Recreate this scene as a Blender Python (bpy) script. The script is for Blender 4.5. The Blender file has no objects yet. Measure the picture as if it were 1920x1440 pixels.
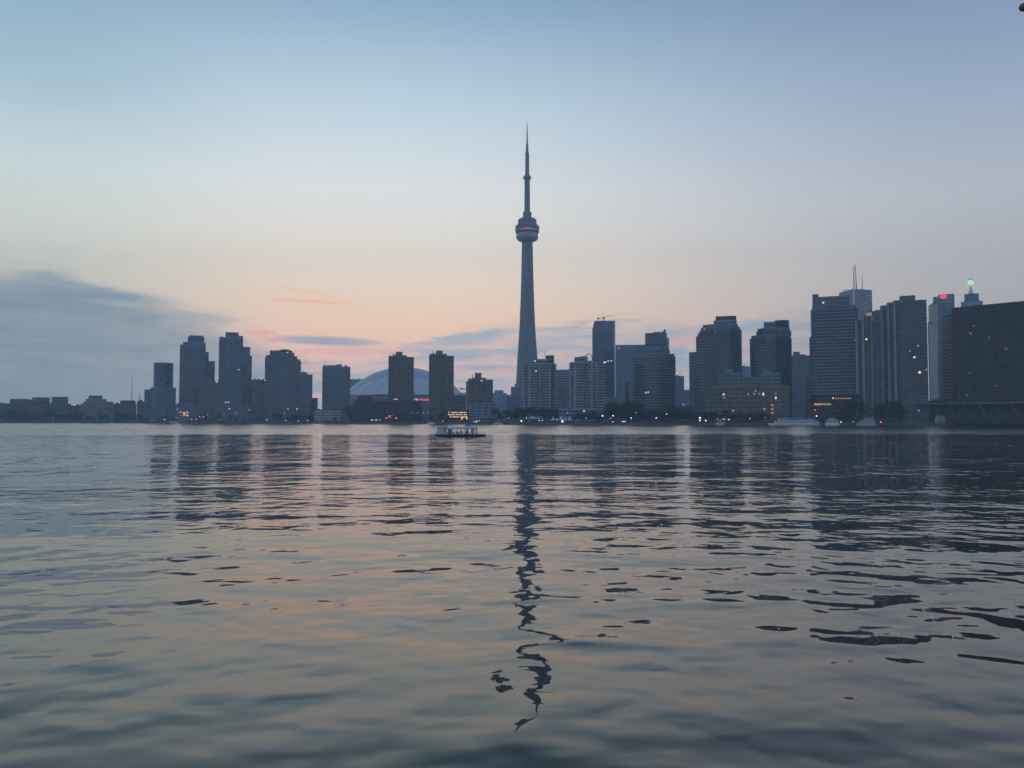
import bpy, math, random
from mathutils import Vector

random.seed(7)
S = bpy.context.scene
COL = S.collection

# ------------------------------------------------------------------ camera
CAMH = 5.5
PITCH = math.atan(66.0 / 1500.0)
cam_d = bpy.data.cameras.new("camera")
cam_d.sensor_width = 36.0
cam_d.lens = 36.0 * 1500.0 / 1920.0
cam_d.clip_start = 0.1
cam_d.clip_end = 20000.0
cam = bpy.data.objects.new("camera", cam_d)
COL.objects.link(cam)
cam.location = (0, 0, CAMH)
cam.rotation_euler = (math.radians(90) + PITCH, 0, 0)
S.camera = cam
S.view_settings.view_transform = 'Standard'
S.view_settings.look = 'None'
S.view_settings.exposure = 0.17
S.view_settings.gamma = 1.0
S.render.engine = 'CYCLES'
S.cycles.use_denoising = True
S.cycles.denoiser = 'OPENIMAGEDENOISE'
S.cycles.denoising_input_passes = 'RGB_ALBEDO_NORMAL'
S.cycles.max_bounces = 6
S.cycles.volume_bounces = 1
S.cycles.sample_clamp_indirect = 4.0

CT, ST = math.cos(PITCH), math.sin(PITCH)
def P(px, py, D):
    """a direction measured on the photo, taken to depth D metres -> world x, z"""
    u = (px - 960) / 1500.0
    v = (720 - py) / 1500.0
    den = CT - v * ST
    return u * D / den, CAMH + D * (ST + v * CT) / den
def lin(r, g, b):
    f = lambda c: (c / 255 / 12.92) if c / 255 <= 0.04045 else ((c / 255 + 0.055) / 1.055) ** 2.4
    return (f(r), f(g), f(b), 1.0)

# ------------------------------------------------------------------ node helper
class NB:
    def __init__(s, tree):
        s.t = tree; s.n = tree.nodes; s.l = tree.links
    def node(s, typ, **kw):
        n = s.n.new(typ)
        for k, v in kw.items(): setattr(n, k, v)
        return n
    def put(s, sock, v):
        if isinstance(v, bpy.types.NodeSocket): s.l.new(v, sock)
        elif v is not None: sock.default_value = v
    def m(s, op, a, b=None, c=None, clamp=False):
        n = s.node('ShaderNodeMath', operation=op, use_clamp=clamp)
        s.put(n.inputs[0], a)
        if b is not None: s.put(n.inputs[1], b)
        if c is not None: s.put(n.inputs[2], c)
        return n.outputs[0]
    def rng(s, v, a, b, c=0.0, d=1.0, smooth=True):
        n = s.node('ShaderNodeMapRange', clamp=True)
        n.interpolation_type = 'SMOOTHSTEP' if smooth else 'LINEAR'
        s.put(n.inputs[0], v)
        for i, x in enumerate((a, b, c, d)): s.put(n.inputs[1 + i], x)
        return n.outputs[0]
    def mix(s, f, a, b):
        n = s.node('ShaderNodeMix', data_type='RGBA')
        s.put(n.inputs[0], f); s.put(n.inputs[6], a); s.put(n.inputs[7], b)
        return n.outputs[2]
    def ramp(s, f, stops):
        n = s.node('ShaderNodeValToRGB')
        cr = n.color_ramp
        while len(cr.elements) < len(stops): cr.elements.new(0.5)
        for e, (p, c) in zip(cr.elements, stops):
            e.position = p; e.color = c
        s.put(n.inputs[0], f)
        return n.outputs[0]
    def xyz(s, x, y, z):
        n = s.node('ShaderNodeCombineXYZ')
        s.put(n.inputs[0], x); s.put(n.inputs[1], y); s.put(n.inputs[2], z)
        return n.outputs[0]
    def noise(s, vec, scale, detail=2.0, rough=0.5, dist=0.0):
        n = s.node('ShaderNodeTexNoise')
        s.put(n.inputs['Vector'], vec)
        n.inputs['Scale'].default_value = scale
        n.inputs['Detail'].default_value = detail
        n.inputs['Roughness'].default_value = rough
        n.inputs['Distortion'].default_value = dist
        return n.outputs['Fac']

# ------------------------------------------------------------------ world: dusk sky
W = bpy.data.worlds.new("World"); S.world = W; W.use_nodes = True
W.node_tree.nodes.clear()
nb = NB(W.node_tree)
SUN_AZ, SUN_EL = -24.0, -2.0          # degrees right of the view axis, above the horizon
tc = nb.node('ShaderNodeTexCoord').outputs['Generated']
sep = nb.node('ShaderNodeSeparateXYZ'); nb.l.new(tc, sep.inputs[0])
dx, dy, dz = sep.outputs
el = nb.m('MULTIPLY', nb.m('ARCSINE', dz), 57.29578)
az = nb.m('MULTIPLY', nb.m('ARCTAN2', dx, dy), 57.29578)
elp = nb.m('MAXIMUM', el, 0.0)
t = nb.m('SQRT', nb.m('DIVIDE', elp, 90.0))
def stops(lst): return [(math.sqrt(e / 90.0), lin(*c)) for e, c in lst]
skyL = nb.ramp(t, stops([(0, (178, 178, 168)), (7, (202, 199, 180)), (10, (209, 207, 188)), (12.6, (209, 213, 199)), (16, (192, 206, 205)), (21, (149, 174, 186)), (28, (115, 147, 168)), (42, (66, 86, 110)), (90, (62, 80, 112))]))
skyC = nb.ramp(t, stops([(0, (230, 180, 164)), (4.5, (243, 194, 170)), (7, (247, 208, 174)), (9.5, (244, 218, 190)), (12.6, (230, 220, 204)), (16, (215, 216, 213)), (21, (179, 196, 205)), (28, (123, 151, 174)), (42, (66, 86, 110)), (90, (62, 80, 112))]))
skyR = nb.ramp(t, stops([(0, (150, 150, 154)), (4.5, (172, 165, 162)), (7, (182, 174, 168)), (10, (183, 179, 175)), (14, (174, 177, 181)), (20, (140, 154, 174)), (28, (98, 119, 148)), (42, (66, 85, 114)), (90, (60, 78, 110))]))
skyB = nb.ramp(t, stops([(0, (124, 134, 152)), (6, (142, 148, 168)), (14, (148, 165, 186)), (30, (136, 160, 188)), (50, (92, 115, 148)), (90, (62, 80, 112))]))
c1 = nb.mix(nb.rng(az, -33, -13), skyL, skyC)
c1 = nb.mix(nb.rng(az, -9, 34), c1, skyR)
aaz = nb.m('ABSOLUTE', az)
c1 = nb.mix(nb.rng(aaz, 36, 115), c1, skyB)

# clouds, laid out by compass direction and elevation
P1 = nb.xyz(nb.m('MULTIPLY', az, 0.10), nb.m('MULTIPLY', el, 0.42), 3.3)
P2 = nb.xyz(nb.m('MULTIPLY', az, 0.16), nb.m('MULTIPLY', el, 1.5), 9.1)
n1 = nb.noise(P1, 1.6, 6, 0.6, 0.3)
n2 = nb.noise(P2, 1.0, 4, 0.55, 0.4)
fc = nb.node('ShaderNodeFloatCurve')
azn = nb.m('DIVIDE', nb.m('ADD', az, 40.0), 80.0)
nb.put(fc.inputs['Value'], azn)
pts = [(-40, 9.4), (-33, 9.0), (-29.8, 8.7), (-26, 7.9), (-22.8, 6.8), (-19.8, 6.1), (-17, 5.1), (-13.5, 4.1), (-9.8, 4.3), (-6.1, 5.4), (-3.4, 6.2), (0, 6.4), (3.4, 6.6), (7.6, 6.7), (11.3, 6.3), (13.5, 5.9), (16.3, 6.2), (20.1, 7.0), (25, 6.6), (32, 6.0), (40, 6.5)]
cv = fc.mapping.curves[0]
while len(cv.points) < len(pts): cv.points.new(0.5, 0.5)
for p_, (a_, e_) in zip(cv.points, pts):
    p_.location = ((a_ + 40) / 80, e_ / 12)
    p_.handle_type = 'AUTO'
fc.mapping.update()
edge = nb.m('MULTIPLY', fc.outputs[0], 12.0)
rag = nb.m('MULTIPLY', nb.m('SUBTRACT', n1, 0.5), 5.0)
dd = nb.m('SUBTRACT', nb.m('ADD', edge, rag), el)
soft = nb.rng(az, -28, -4, 2.6, 0.8)
mask = nb.rng(nb.m('DIVIDE', dd, soft), -0.5, 0.6)
leftw = nb.rng(az, -14, -20)                       # 1 over the solid left bank
streak = nb.rng(n2, 0.40, 0.60)
dens = nb.mix(leftw, nb.mix(streak, (0.42,)*3 + (1,), (1.0,)*3 + (1,)), (1.0,)*3 + (1,))
mask = nb.m('MULTIPLY', mask, dens)
mask = nb.m('MULTIPLY', mask, nb.rng(az, 34, 20, 0.6, 1.0))
mask = nb.m('MULTIPLY', mask, nb.rng(aaz, 60, 40))
ccol = nb.mix(nb.rng(az, -26, -8), lin(128, 144, 152), lin(154, 169, 180))
ccol = nb.mix(nb.rng(az, 6, 28), ccol, lin(147, 155, 168))
ccol = nb.mix(nb.rng(nb.noise(nb.xyz(nb.m('MULTIPLY', az, 0.07), nb.m('MULTIPLY', el, 0.5), 6.0), 1.5, 5, 0.6, 0.5), 0.3, 0.7), ccol, nb.mix(0.22, ccol, c1))
c2 = nb.mix(mask, c1, ccol)
def blob(base, a0, e0, wa, we, slope, col, amt, nz=n2, lo=0.35, hi=0.6):
    u_ = nb.m('DIVIDE', nb.m('SUBTRACT', az, a0), wa)
    v_ = nb.m('DIVIDE', nb.m('SUBTRACT', nb.m('SUBTRACT', el, e0), nb.m('MULTIPLY', nb.m('SUBTRACT', az, a0), slope)), we)
    r_ = nb.m('ADD', nb.m('MULTIPLY', u_, u_), nb.m('MULTIPLY', v_, v_))
    k = nb.rng(r_, 1.0, 0.0)
    if nz is not None: k = nb.m('MULTIPLY', k, nb.rng(nz, lo, hi))
    return nb.mix(nb.m('MULTIPLY', k, amt), base, col)
n3 = nb.noise(nb.xyz(nb.m('MULTIPLY', az, 0.5), nb.m('MULTIPLY', el, 3.0), 1.7), 1.0, 3, 0.5, 0.6)
c2 = blob(c2, -17.2, 5.75, 1.8, 0.55, -0.22, lin(240, 158, 146), 0.85, n3)
c2 = blob(c2, -13.0, 5.45, 4.8, 0.42, -0.02, lin(150, 158, 172), 0.9, None)       # slim grey bar
c2 = blob(c2, -11.5, 4.75, 6.2, 0.36, 0.03, lin(228, 174, 166), 0.75, None)       # pink gap under it
c2 = blob(c2, -15.0, 3.7, 2.2, 0.22, 0.0, lin(232, 168, 160), 0.7, None)
c2 = blob(c2, -6.2, 3.9, 3.2, 0.30, 0.02, lin(226, 172, 166), 0.55, n3)
c2 = blob(c2, -0.6, 3.55, 1.1, 0.18, 0.0, lin(226, 165, 164), 0.8, None)
c2 = blob(c2, 2.9, 3.4, 0.8, 0.16, 0.0, lin(226, 165, 164), 0.6, None)
c2 = blob(c2, 12.2, 5.5, 2.6, 0.42, 0.12, lin(222, 170, 165), 0.8, None)
c2 = blob(c2, 8.2, 6.95, 4.5, 0.25, -0.03, lin(165, 168, 178), 0.5, n3)
c2 = blob(c2, 13.0, 6.2, 4.0, 0.28, 0.02, lin(158, 163, 175), 0.6, n3)
c2 = blob(c2, -27.2, 8.0, 4.2, 0.55, -0.10, lin(128, 145, 156), 0.8, n1, 0.35, 0.55)
c2 = blob(c2, -31.0, 8.9, 4.5, 0.45, -0.10, lin(140, 154, 160), 0.7, n1, 0.35, 0.6)
c2 = blob(c2, -25.5, 7.2, 3.6, 0.25, -0.14, lin(170, 175, 172), 0.5, n3)
c2 = blob(c2, -14.2, 8.15, 4.2, 0.15, -0.02, lin(252, 188, 142), 0.85, n3, 0.12, 0.4)
c2 = blob(c2, -14.1, 8.75, 3.4, 0.16, -0.17, lin(250, 196, 150), 0.7, n3, 0.2, 0.5)
c2 = blob(c2, -13.0, 8.4, 4.0, 0.7, -0.14, lin(246, 196, 152), 0.35, n3)
# ground half of the dome is never lit
c3 = nb.mix(nb.rng(el, -0.2, -2.5), c2, lin(48, 54, 62))
nish = nb.node('ShaderNodeTexSky', sky_type='NISHITA')
nish.sun_disc = False
nish.sun_elevation = math.radians(SUN_EL)
nish.sun_rotation = math.radians(SUN_AZ)
nish.dust_density = 2.0
bgA = nb.node('ShaderNodeBackground'); nb.put(bgA.inputs[0], c3); bgA.inputs[1].default_value = 1.42
bgB = nb.node('ShaderNodeBackground'); nb.put(bgB.inputs[0], nish.outputs[0]); bgB.inputs[1].default_value = 0.01
add = nb.node('ShaderNodeAddShader'); nb.l.new(bgA.outputs[0], add.inputs[0]); nb.l.new(bgB.outputs[0], add.inputs[1])
wo = nb.node('ShaderNodeOutputWorld'); nb.l.new(add.outputs[0], wo.inputs[0])

# ------------------------------------------------------------------ sun: already behind the cloud bank
sd = bpy.data.lights.new("sun", 'SUN'); sd.energy = 0.05; sd.angle = math.radians(2); sd.color = (1.0, 0.72, 0.52)
sun = bpy.data.objects.new("sun", sd); COL.objects.link(sun)
a_, e_ = math.radians(SUN_AZ), math.radians(SUN_EL)
sv = Vector((math.sin(a_) * math.cos(e_), math.cos(a_) * math.cos(e_), math.sin(e_)))
sun.rotation_euler = sv.to_track_quat('Z', 'Y').to_euler()
sun.location = (0, 0, 800)

# ------------------------------------------------------------------ materials
def mat(name, col, rough=0.8, var=0.25, scale=0.12, metal=0.0, spec=0.5, emit=None, es=0.0, stretch=(1, 1, 1)):
    m = bpy.data.materials.new(name); m.use_nodes = True
    m.node_tree.nodes.clear()
    b = NB(m.node_tree)
    pr = b.node('ShaderNodeBsdfPrincipled'); out = b.node('ShaderNodeOutputMaterial')
    b.l.new(pr.outputs[0], out.inputs[0])
    pos = b.node('ShaderNodeNewGeometry').outputs['Position']
    mp = b.node('ShaderNodeMapping'); b.l.new(pos, mp.inputs[0]); mp.inputs['Scale'].default_value = stretch
    n = b.noise(mp.outputs[0], scale, 4, 0.6)
    lo = tuple(c * (1 - var) for c in col) + (1,); hi = tuple(min(1, c * (1 + var)) for c in col) + (1,)
    b.put(pr.inputs['Base Color'], b.mix(b.rng(n, 0.3, 0.7), lo, hi))
    pr.inputs['Roughness'].default_value = rough
    pr.inputs['Metallic'].default_value = metal
    pr.inputs['Specular IOR Level'].default_value = spec
    if emit:
        pr.inputs['Emission Color'].default_value = tuple(emit) + (1,)
        pr.inputs['Emission Strength'].default_value = es
    return m
def panes(name, col, rough=0.12, metal=0.0, spread=0.8, cell=3.0):
    """window glass: each pane a little lighter or darker (blinds, curtains behind it)"""
    m = bpy.data.materials.new(name); m.use_nodes = True
    m.node_tree.nodes.clear()
    b = NB(m.node_tree)
    pr = b.node('ShaderNodeBsdfPrincipled'); out = b.node('ShaderNodeOutputMaterial')
    b.l.new(pr.outputs[0], out.inputs[0])
    pos = b.node('ShaderNodeNewGeometry').outputs['Position']
    sn = b.node('ShaderNodeVectorMath', operation='SNAP'); b.l.new(pos, sn.inputs[0]); sn.inputs[1].default_value = (cell, cell * 40, 3.1)
    wn = b.node('ShaderNodeTexWhiteNoise'); b.l.new(sn.outputs[0], wn.inputs[0])
    lo = tuple(c * (1 - spread) for c in col) + (1,); hi = tuple(min(1, c * (1 + spread * 1.6)) for c in col) + (1,)
    b.put(pr.inputs['Base Color'], b.mix(b.m('POWER', wn.outputs[0], 1.6), lo, hi))
    pr.inputs['Roughness'].default_value = rough
    pr.inputs['Metallic'].default_value = metal
    return m
M = {}
M['concrete'] = mat('concrete', (0.27, 0.26, 0.25))
M['concrete_light'] = mat('concrete_light', (0.33, 0.33, 0.33))
M['concrete_dark'] = mat('concrete_dark', (0.12, 0.125, 0.135))
M['brown'] = mat('brown_precast', (0.17, 0.14, 0.12))
M['dark_brown'] = mat('dark_brown_precast', (0.045, 0.038, 0.036))
M['brick'] = mat('brick', (0.22, 0.12, 0.09))
M['white'] = mat('white_paint', (0.72, 0.72, 0.72), 0.5, 0.08)
M['offwhite'] = mat('off_white_cladding', (0.5, 0.5, 0.49), 0.6, 0.1)
M['green_copper'] = mat('green_roof_metal', (0.05, 0.12, 0.09), 0.5)
M['green_glass'] = mat('green_glass_storey', (0.10, 0.19, 0.18), 0.2, 0.3)
M['blue_glass'] = mat('blue_curtain_wall', (0.07, 0.13, 0.20), 0.25, 0.25, 0.03, 0.3)
M['blue_glass_light'] = mat('pale_blue_curtain_wall', (0.16, 0.24, 0.32), 0.3, 0.2, 0.03, 0.2)
M['teal_glass'] = mat('teal_curtain_wall', (0.05, 0.14, 0.19), 0.25, 0.25, 0.03, 0.2)
M['slate'] = mat('slate_cladding', (0.16, 0.20, 0.25))
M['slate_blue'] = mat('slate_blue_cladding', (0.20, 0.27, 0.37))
M['dark_roof'] = mat('dark_roof', (0.05, 0.055, 0.06))
M['rail'] = mat('balcony_parapet', (0.36, 0.37, 0.38), 0.6)
M['rail_dark'] = mat('balcony_parapet_dark', (0.17, 0.19, 0.21), 0.4)
M['rail_glass'] = mat('balcony_glass', (0.11, 0.16, 0.20), 0.2, 0.15)
M['pane'] = panes('window_glass', (0.045, 0.055, 0.07), spread=0.6)
M['pane_blue'] = panes('blue_window_glass', (0.04, 0.06, 0.09), 0.15)
M['pane_brown'] = panes('bronze_window_glass', (0.035, 0.028, 0.024), 0.2)
M['metal'] = mat('steel', (0.18, 0.19, 0.20), 0.5, 0.15, 1.0, 0.3)
M['metal_dark'] = mat('dark_steel', (0.05, 0.05, 0.055), 0.5, 0.15, 1.0)
M['roof_fabric'] = mat('stadium_roof_membrane', (0.62, 0.64, 0.68), 0.45, 0.06, 0.03)
M['roof_fabric_shaded'] = mat('stadium_shaded_membrane', (0.48, 0.51, 0.56), 0.45, 0.10, 0.03)  # same membrane made darker: shade on the outer panel put into the colour
M['tower'] = mat('tower_concrete', (0.20, 0.21, 0.23), 0.85, 0.12, 0.04, stretch=(1, 1, 0.15))
M['tower_dark'] = mat('tower_dark_cladding', (0.17, 0.18, 0.20), 0.5, 0.15)
M['radome'] = mat('pale_radome_fabric', (0.34, 0.32, 0.38), 0.5, 0.05)
M['bark'] = mat('bark', (0.05, 0.04, 0.03), 0.9, 0.3, 2.0)
M['leaf'] = mat('leaf_green', (0.035, 0.055, 0.025), 0.7, 0.55, 0.5)
M['leaf2'] = mat('leaf_dark_green', (0.025, 0.042, 0.022), 0.7, 0.55, 0.5)
M['paving'] = mat('quay_concrete', (0.12, 0.115, 0.11), 0.9)
M['ground'] = mat('city_ground', (0.06, 0.06, 0.058), 0.95, 0.3, 0.05)
M['hull'] = mat('black_hull_paint', (0.012, 0.014, 0.018), 0.35, 0.2, 1.0)
M['interior'] = mat('cabin_cream_panel', (0.36, 0.33, 0.24), 0.6, 0.15, 2.0)
M['blue_trim'] = mat('blue_trim', (0.06, 0.08, 0.24), 0.5, 0.1)
M['red_paint'] = mat('red_cloth', (0.35, 0.03, 0.04), 0.7, 0.1)
def emi(name, col, s): return mat(name, (0.3, 0.3, 0.3), 0.5, 0.05, emit=col, es=s)
M['warm'] = emi('warm_window_light', (1.0, 0.74, 0.42), 0.95)
M['warm_dim'] = emi('dim_window_light', (1.0, 0.66, 0.34), 0.20)
M['cool'] = emi('cool_window_light', (0.85, 0.95, 1.0), 0.7)
M['orange'] = emi('orange_window_light', (1.0, 0.36, 0.12), 0.5)
M['faint'] = emi('faint_window_light', (1.0, 0.75, 0.5), 0.07)
M['red'] = emi('red_sign_light', (1.0, 0.03, 0.09), 0.75)
M['red_dim'] = emi('red_dim_light', (0.8, 0.03, 0.10), 0.30)
M['green'] = emi('green_sign_light', (0.32, 1.0, 0.38), 1.0)
M['lamp'] = emi('lamp_light', (1.0, 0.93, 0.80), 1.8)
M['lamp_orange'] = emi('sodium_lamp_light', (1.0, 0.50, 0.26), 1.5)
M['lamp_red'] = emi('red_lamp_light', (1.0, 0.06, 0.08), 1.5)

# ------------------------------------------------------------------ mesh helpers
class MB:
    def __init__(s): s.v = []; s.f = []
    def quad(s, a, b, c, d):
        i = len(s.v); s.v += [a, b, c, d]; s.f.append((i, i + 1, i + 2, i + 3))
    def box(s, x0, x1, y0, y1, z0, z1):
        s.prism([(x0, y0), (x1, y0), (x1, y1), (x0, y1)], z0, z1)
    def prism(s, poly, z0, z1, top=None):
        n = len(poly); i = len(s.v); top = top or poly
        s.v += [(x, y, z0) for x, y in poly]
        if callable(z1): s.v += [(x, y, z1(x, y)) for x, y in top]
        else: s.v += [(x, y, z1) for x, y in top]
        for k in range(n):
            j = (k + 1) % n
            s.f.append((i + k, i + j, i + n + j, i + n + k))
        s.f.append(tuple(range(i + n, i + 2 * n)))
        s.f.append(tuple(range(i + n - 1, i - 1, -1)))
    def lathe(s, prof, n=24, cx=0, cy=0, a0=0.0, a1=2 * math.pi):
        full = abs(a1 - a0 - 2 * math.pi) < 1e-6
        m = n if full else n + 1; i = len(s.v)
        for r, z in prof:
            for k in range(m):
                a = a0 + (a1 - a0) * k / n
                s.v.append((cx + r * math.cos(a), cy + r * math.sin(a), z))
        for p in range(len(prof) - 1):
            for k in range(n):
                j = (k + 1) % m if full else k + 1
                s.f.append((i + p * m + k, i + p * m + j, i + (p + 1) * m + j, i + (p + 1) * m + k))
    def bar(s, a, b, r, n=6, r2=None):
        a, b = Vector(a), Vector(b); d = (b - a).normalized(); r2 = r if r2 is None else r2
        u = d.orthogonal().normalized(); w = d.cross(u); i = len(s.v)
        for c, rr in ((a, r), (b, r2)):
            for k in range(n):
                t_ = 2 * math.pi * k / n
                s.v.append(tuple(c + u * (rr * math.cos(t_)) + w * (rr * math.sin(t_))))
        for k in range(n):
            j = (k + 1) % n; s.f.append((i + k, i + j, i + n + j, i + n + k))
        s.f.append(tuple(range(i + n - 1, i - 1, -1))); s.f.append(tuple(range(i + n, i + 2 * n)))
    def ball(s, c, r, n=10, m=6, sz=1.0):
        prof = [(r * math.sin(math.pi * k / m) + 1e-4, c[2] - r * sz * math.cos(math.pi * k / m)) for k in range(m + 1)]
        s.lathe(prof, n, c[0], c[1])
    def mesh(s, name, mt, smooth=False):
        me = bpy.data.meshes.new(name); me.from_pydata(s.v, [], s.f)
        if mt is not None: me.materials.append(mt)
        if smooth: me.polygons.foreach_set('use_smooth', [True] * len(me.polygons))
        me.update(); return me
    def build(s, name, mt, parent=None, loc=(0, 0, 0), smooth=False):
        return link(name, s.mesh(name, mt, smooth), parent, loc)
def link(name, me, parent=None, loc=(0, 0, 0)):
    o = bpy.data.objects.new(name, me); COL.objects.link(o); o.location = loc
    if parent: o.parent = parent
    return o
def tag(o, label, cat, group=None):
    if len(label.split()) > 16: print('LONG', len(label.split()), label)
    o['label'] = label; o['category'] = cat
    if group: o['group'] = group
    return o
def thing(name, label, cat, loc=(0, 0, 0), group=None):
    o = bpy.data.objects.new(name, None); COL.objects.link(o); o.location = loc
    o.empty_display_size = 1
    return tag(o, label, cat, group)
def struct(name, mb, mt, kind='structure', smooth=False):
    o = mb.build(name, mt, smooth=smooth); o['kind'] = kind; return o
def offset(poly, d):
    n = len(poly); out = []
    for i in range(n):
        p0, p1, p2 = Vector(poly[i - 1]), Vector(poly[i]), Vector(poly[(i + 1) % n])
        e1 = (p1 - p0).normalized(); e2 = (p2 - p1).normalized()
        n1_ = Vector((e1.y, -e1.x)); n2_ = Vector((e2.y, -e2.x))
        b = n1_ + n2_
        b = b / max(0.35, b.dot(n1_))
        out.append(tuple(p1 + b * d))
    return out

# ------------------------------------------------------------------ water
wm = bpy.data.materials.new('lake_water'); wm.use_nodes = True; wm.node_tree.nodes.clear()
g = bpy.data.node_groups.new('wave_height', 'ShaderNodeTree')
g.interface.new_socket('Pos', in_out='INPUT', socket_type='NodeSocketVector')
g.interface.new_socket('Fine', in_out='INPUT', socket_type='NodeSocketFloat')
g.interface.new_socket('Coarse', in_out='INPUT', socket_type='NodeSocketFloat')
g.interface.new_socket('H', in_out='OUTPUT', socket_type='NodeSocketFloat')
gb = NB(g); gi = gb.node('NodeGroupInput'); go = gb.node('NodeGroupOutput')
SEED = 41.1
def rotscale(vec, rot, sx, sy):
    mp = gb.node('ShaderNodeMapping'); gb.l.new(vec, mp.inputs[0])
    mp.inputs['Location'].default_value = (0, 0, SEED)
    mp.inputs['Rotation'].default_value = (0, 0, math.radians(rot)); mp.inputs['Scale'].default_value = (sx, sy, 1)
    return mp.outputs[0]
H0 = gb.m('MULTIPLY', gb.noise(rotscale(gi.outputs[0], 24, 0.45, 1.0), 0.085, 1, 0.4), 0.42)
H1 = gb.m('MULTIPLY', gb.noise(rotscale(gi.outputs[0], 14, 0.75, 1.0), 0.32, 1, 0.45, 0.2), 0.215)
H2 = gb.m('MULTIPLY', gb.noise(rotscale(gi.outputs[0], -14, 0.85, 1.0), 0.80, 1, 0.45, 0.2), 0.075)
H3 = gb.m('MULTIPLY', gb.m('MULTIPLY', gb.noise(rotscale(gi.outputs[0], 6, 0.9, 1.0), 1.9, 1, 0.4), 0.026), gi.outputs[1])
H = gb.m('ADD', gb.m('ADD', H0, gb.m('MULTIPLY', H1, gi.outputs[2])), gb.m('ADD', gb.m('MULTIPLY', H2, gi.outputs[2]), H3))
gb.l.new(H, go.inputs[0])
b = NB(wm.node_tree)
pr = b.node('ShaderNodeBsdfPrincipled'); out = b.node('ShaderNodeOutputMaterial'); b.l.new(pr.outputs[0], out.inputs[0])
pos = b.node('ShaderNodeNewGeometry').outputs['Position']
sp = b.node('ShaderNodeSeparateXYZ'); b.l.new(pos, sp.inputs[0])
patch = b.noise(b.xyz(b.m('MULTIPLY', sp.outputs[0], 0.006), b.m('MULTIPLY', sp.outputs[1], 0.03), 0.0), 1.0, 2, 0.5)
yy = sp.outputs[1]
fine = b.m('ADD', b.rng(yy, 14, 60, 0.22, 0.7), b.m('ADD', b.rng(yy, 265, 330, 0.0, 4.5), 0.0))
gust = b.noise(b.xyz(b.m('MULTIPLY', sp.outputs[0], 0.085), b.m('MULTIPLY', sp.outputs[1], 0.12), 4.0), 1.0, 3, 0.6, 0.3)
gk = b.m('MULTIPLY', b.rng(gust, 0.36, 0.62, 0.40, 1.55), 1.0)          # cat's-paws: smooth lanes between ruffled ones
gmix = b.rng(yy, 30, 90)
gk = b.m('ADD', b.m('SUBTRACT', 1.0, gmix), b.m('MULTIPLY', gk, gmix))
fine = b.m('MULTIPLY', b.m('MULTIPLY', fine, b.rng(patch, 0.3, 0.7, 0.7, 1.3)), gk)
coarse = b.m('MULTIPLY', b.m('MULTIPLY', b.rng(yy, 14, 48, 1.08, 0.66), b.rng(patch, 0.3, 0.7, 0.8, 1.2)), gk)   # the ferry's own wash nearby, calmer beyond
EPS = 0.03
def hgt(off):
    n = b.node('ShaderNodeGroup'); n.node_tree = g
    va = b.node('ShaderNodeVectorMath', operation='ADD'); b.l.new(pos, va.inputs[0]); va.inputs[1].default_value = off
    b.l.new(va.outputs[0], n.inputs[0]); b.l.new(fine, n.inputs[1]); b.l.new(coarse, n.inputs[2])
    return n.outputs[0]
h0, hx, hy = hgt((0, 0, 0)), hgt((EPS, 0, 0)), hgt((0, EPS, 0))
gx = b.m('DIVIDE', b.m('SUBTRACT', h0, hx), EPS); gy = b.m('DIVIDE', b.m('SUBTRACT', h0, hy), EPS)
# far out only the wave faces turned towards the south (this side) stand clear of the crests before them
far = b.rng(yy, 40, 180)
gys = b.m('SUBTRACT', b.m('MULTIPLY', b.m('ABSOLUTE', gy), -1.0), b.rng(yy, 255, 330, 0.0, 0.045))
gy = b.m('ADD', b.m('MULTIPLY', gy, b.m('SUBTRACT', 1.0, far)), b.m('MULTIPLY', gys, far))
nv = b.node('ShaderNodeVectorMath', operation='NORMALIZE'); b.l.new(b.xyz(gx, gy, 1.0), nv.inputs[0])
b.l.new(nv.outputs[0], pr.inputs['Normal'])
pr.inputs['Base Color'].default_value = (0.010, 0.011, 0.007, 1)
pr.inputs['Roughness'].default_value = 0.02
pr.inputs['IOR'].default_value = 1.62
pr.inputs['Specular Tint'].default_value = (1.0, 0.92, 0.76, 1)
mb = MB(); mb.quad((-3000, -400, 0), (3000, -400, 0), (3000, 3000, 0), (-3000, 3000, 0))
struct('water', mb, wm)

# ------------------------------------------------------------------ land behind the quay
GZ = 2.0
SH = [(-700, 1330), (0, 1180), (300, 1130), (500, 1090), (700, 965), (860, 850), (960, 815), (1100, 762), (1400, 722), (1700, 692), (1920, 665), (2300, 640)]
def shore(px):
    for (a, da), (c, dc) in zip(SH, SH[1:]):
        if a <= px <= c: return da + (dc - da) * (px - a) / (c - a)
    return SH[0][1] if px < SH[0][0] else SH[-1][1]
line = [(-2990, 1500)] + [(P(px, 795, D)[0], D) for px, D in SH] + [(2990, 640)]
mb = MB(); mb.prism(line + [(2990, 2990), (-2990, 2990)], -1.0, GZ)
struct('ground', mb, M['ground'])
mb = MB()
for (xa, ya), (xb, yb) in zip(line, line[1:]):
    d = Vector((xb - xa, yb - ya)).normalized(); nn = Vector((d.y, -d.x))
    a = (xa, ya); c = (xb, yb)
    mb.prism([(xa + nn.x * .6, ya + nn.y * .6), (xb + nn.x * .6, yb + nn.y * .6), (xb - nn.x * 9, yb - nn.y * 9), (xa - nn.x * 9, ya - nn.y * 9)], -1.2, GZ + 0.25)
struct('quay', mb, M['paving'])

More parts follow.
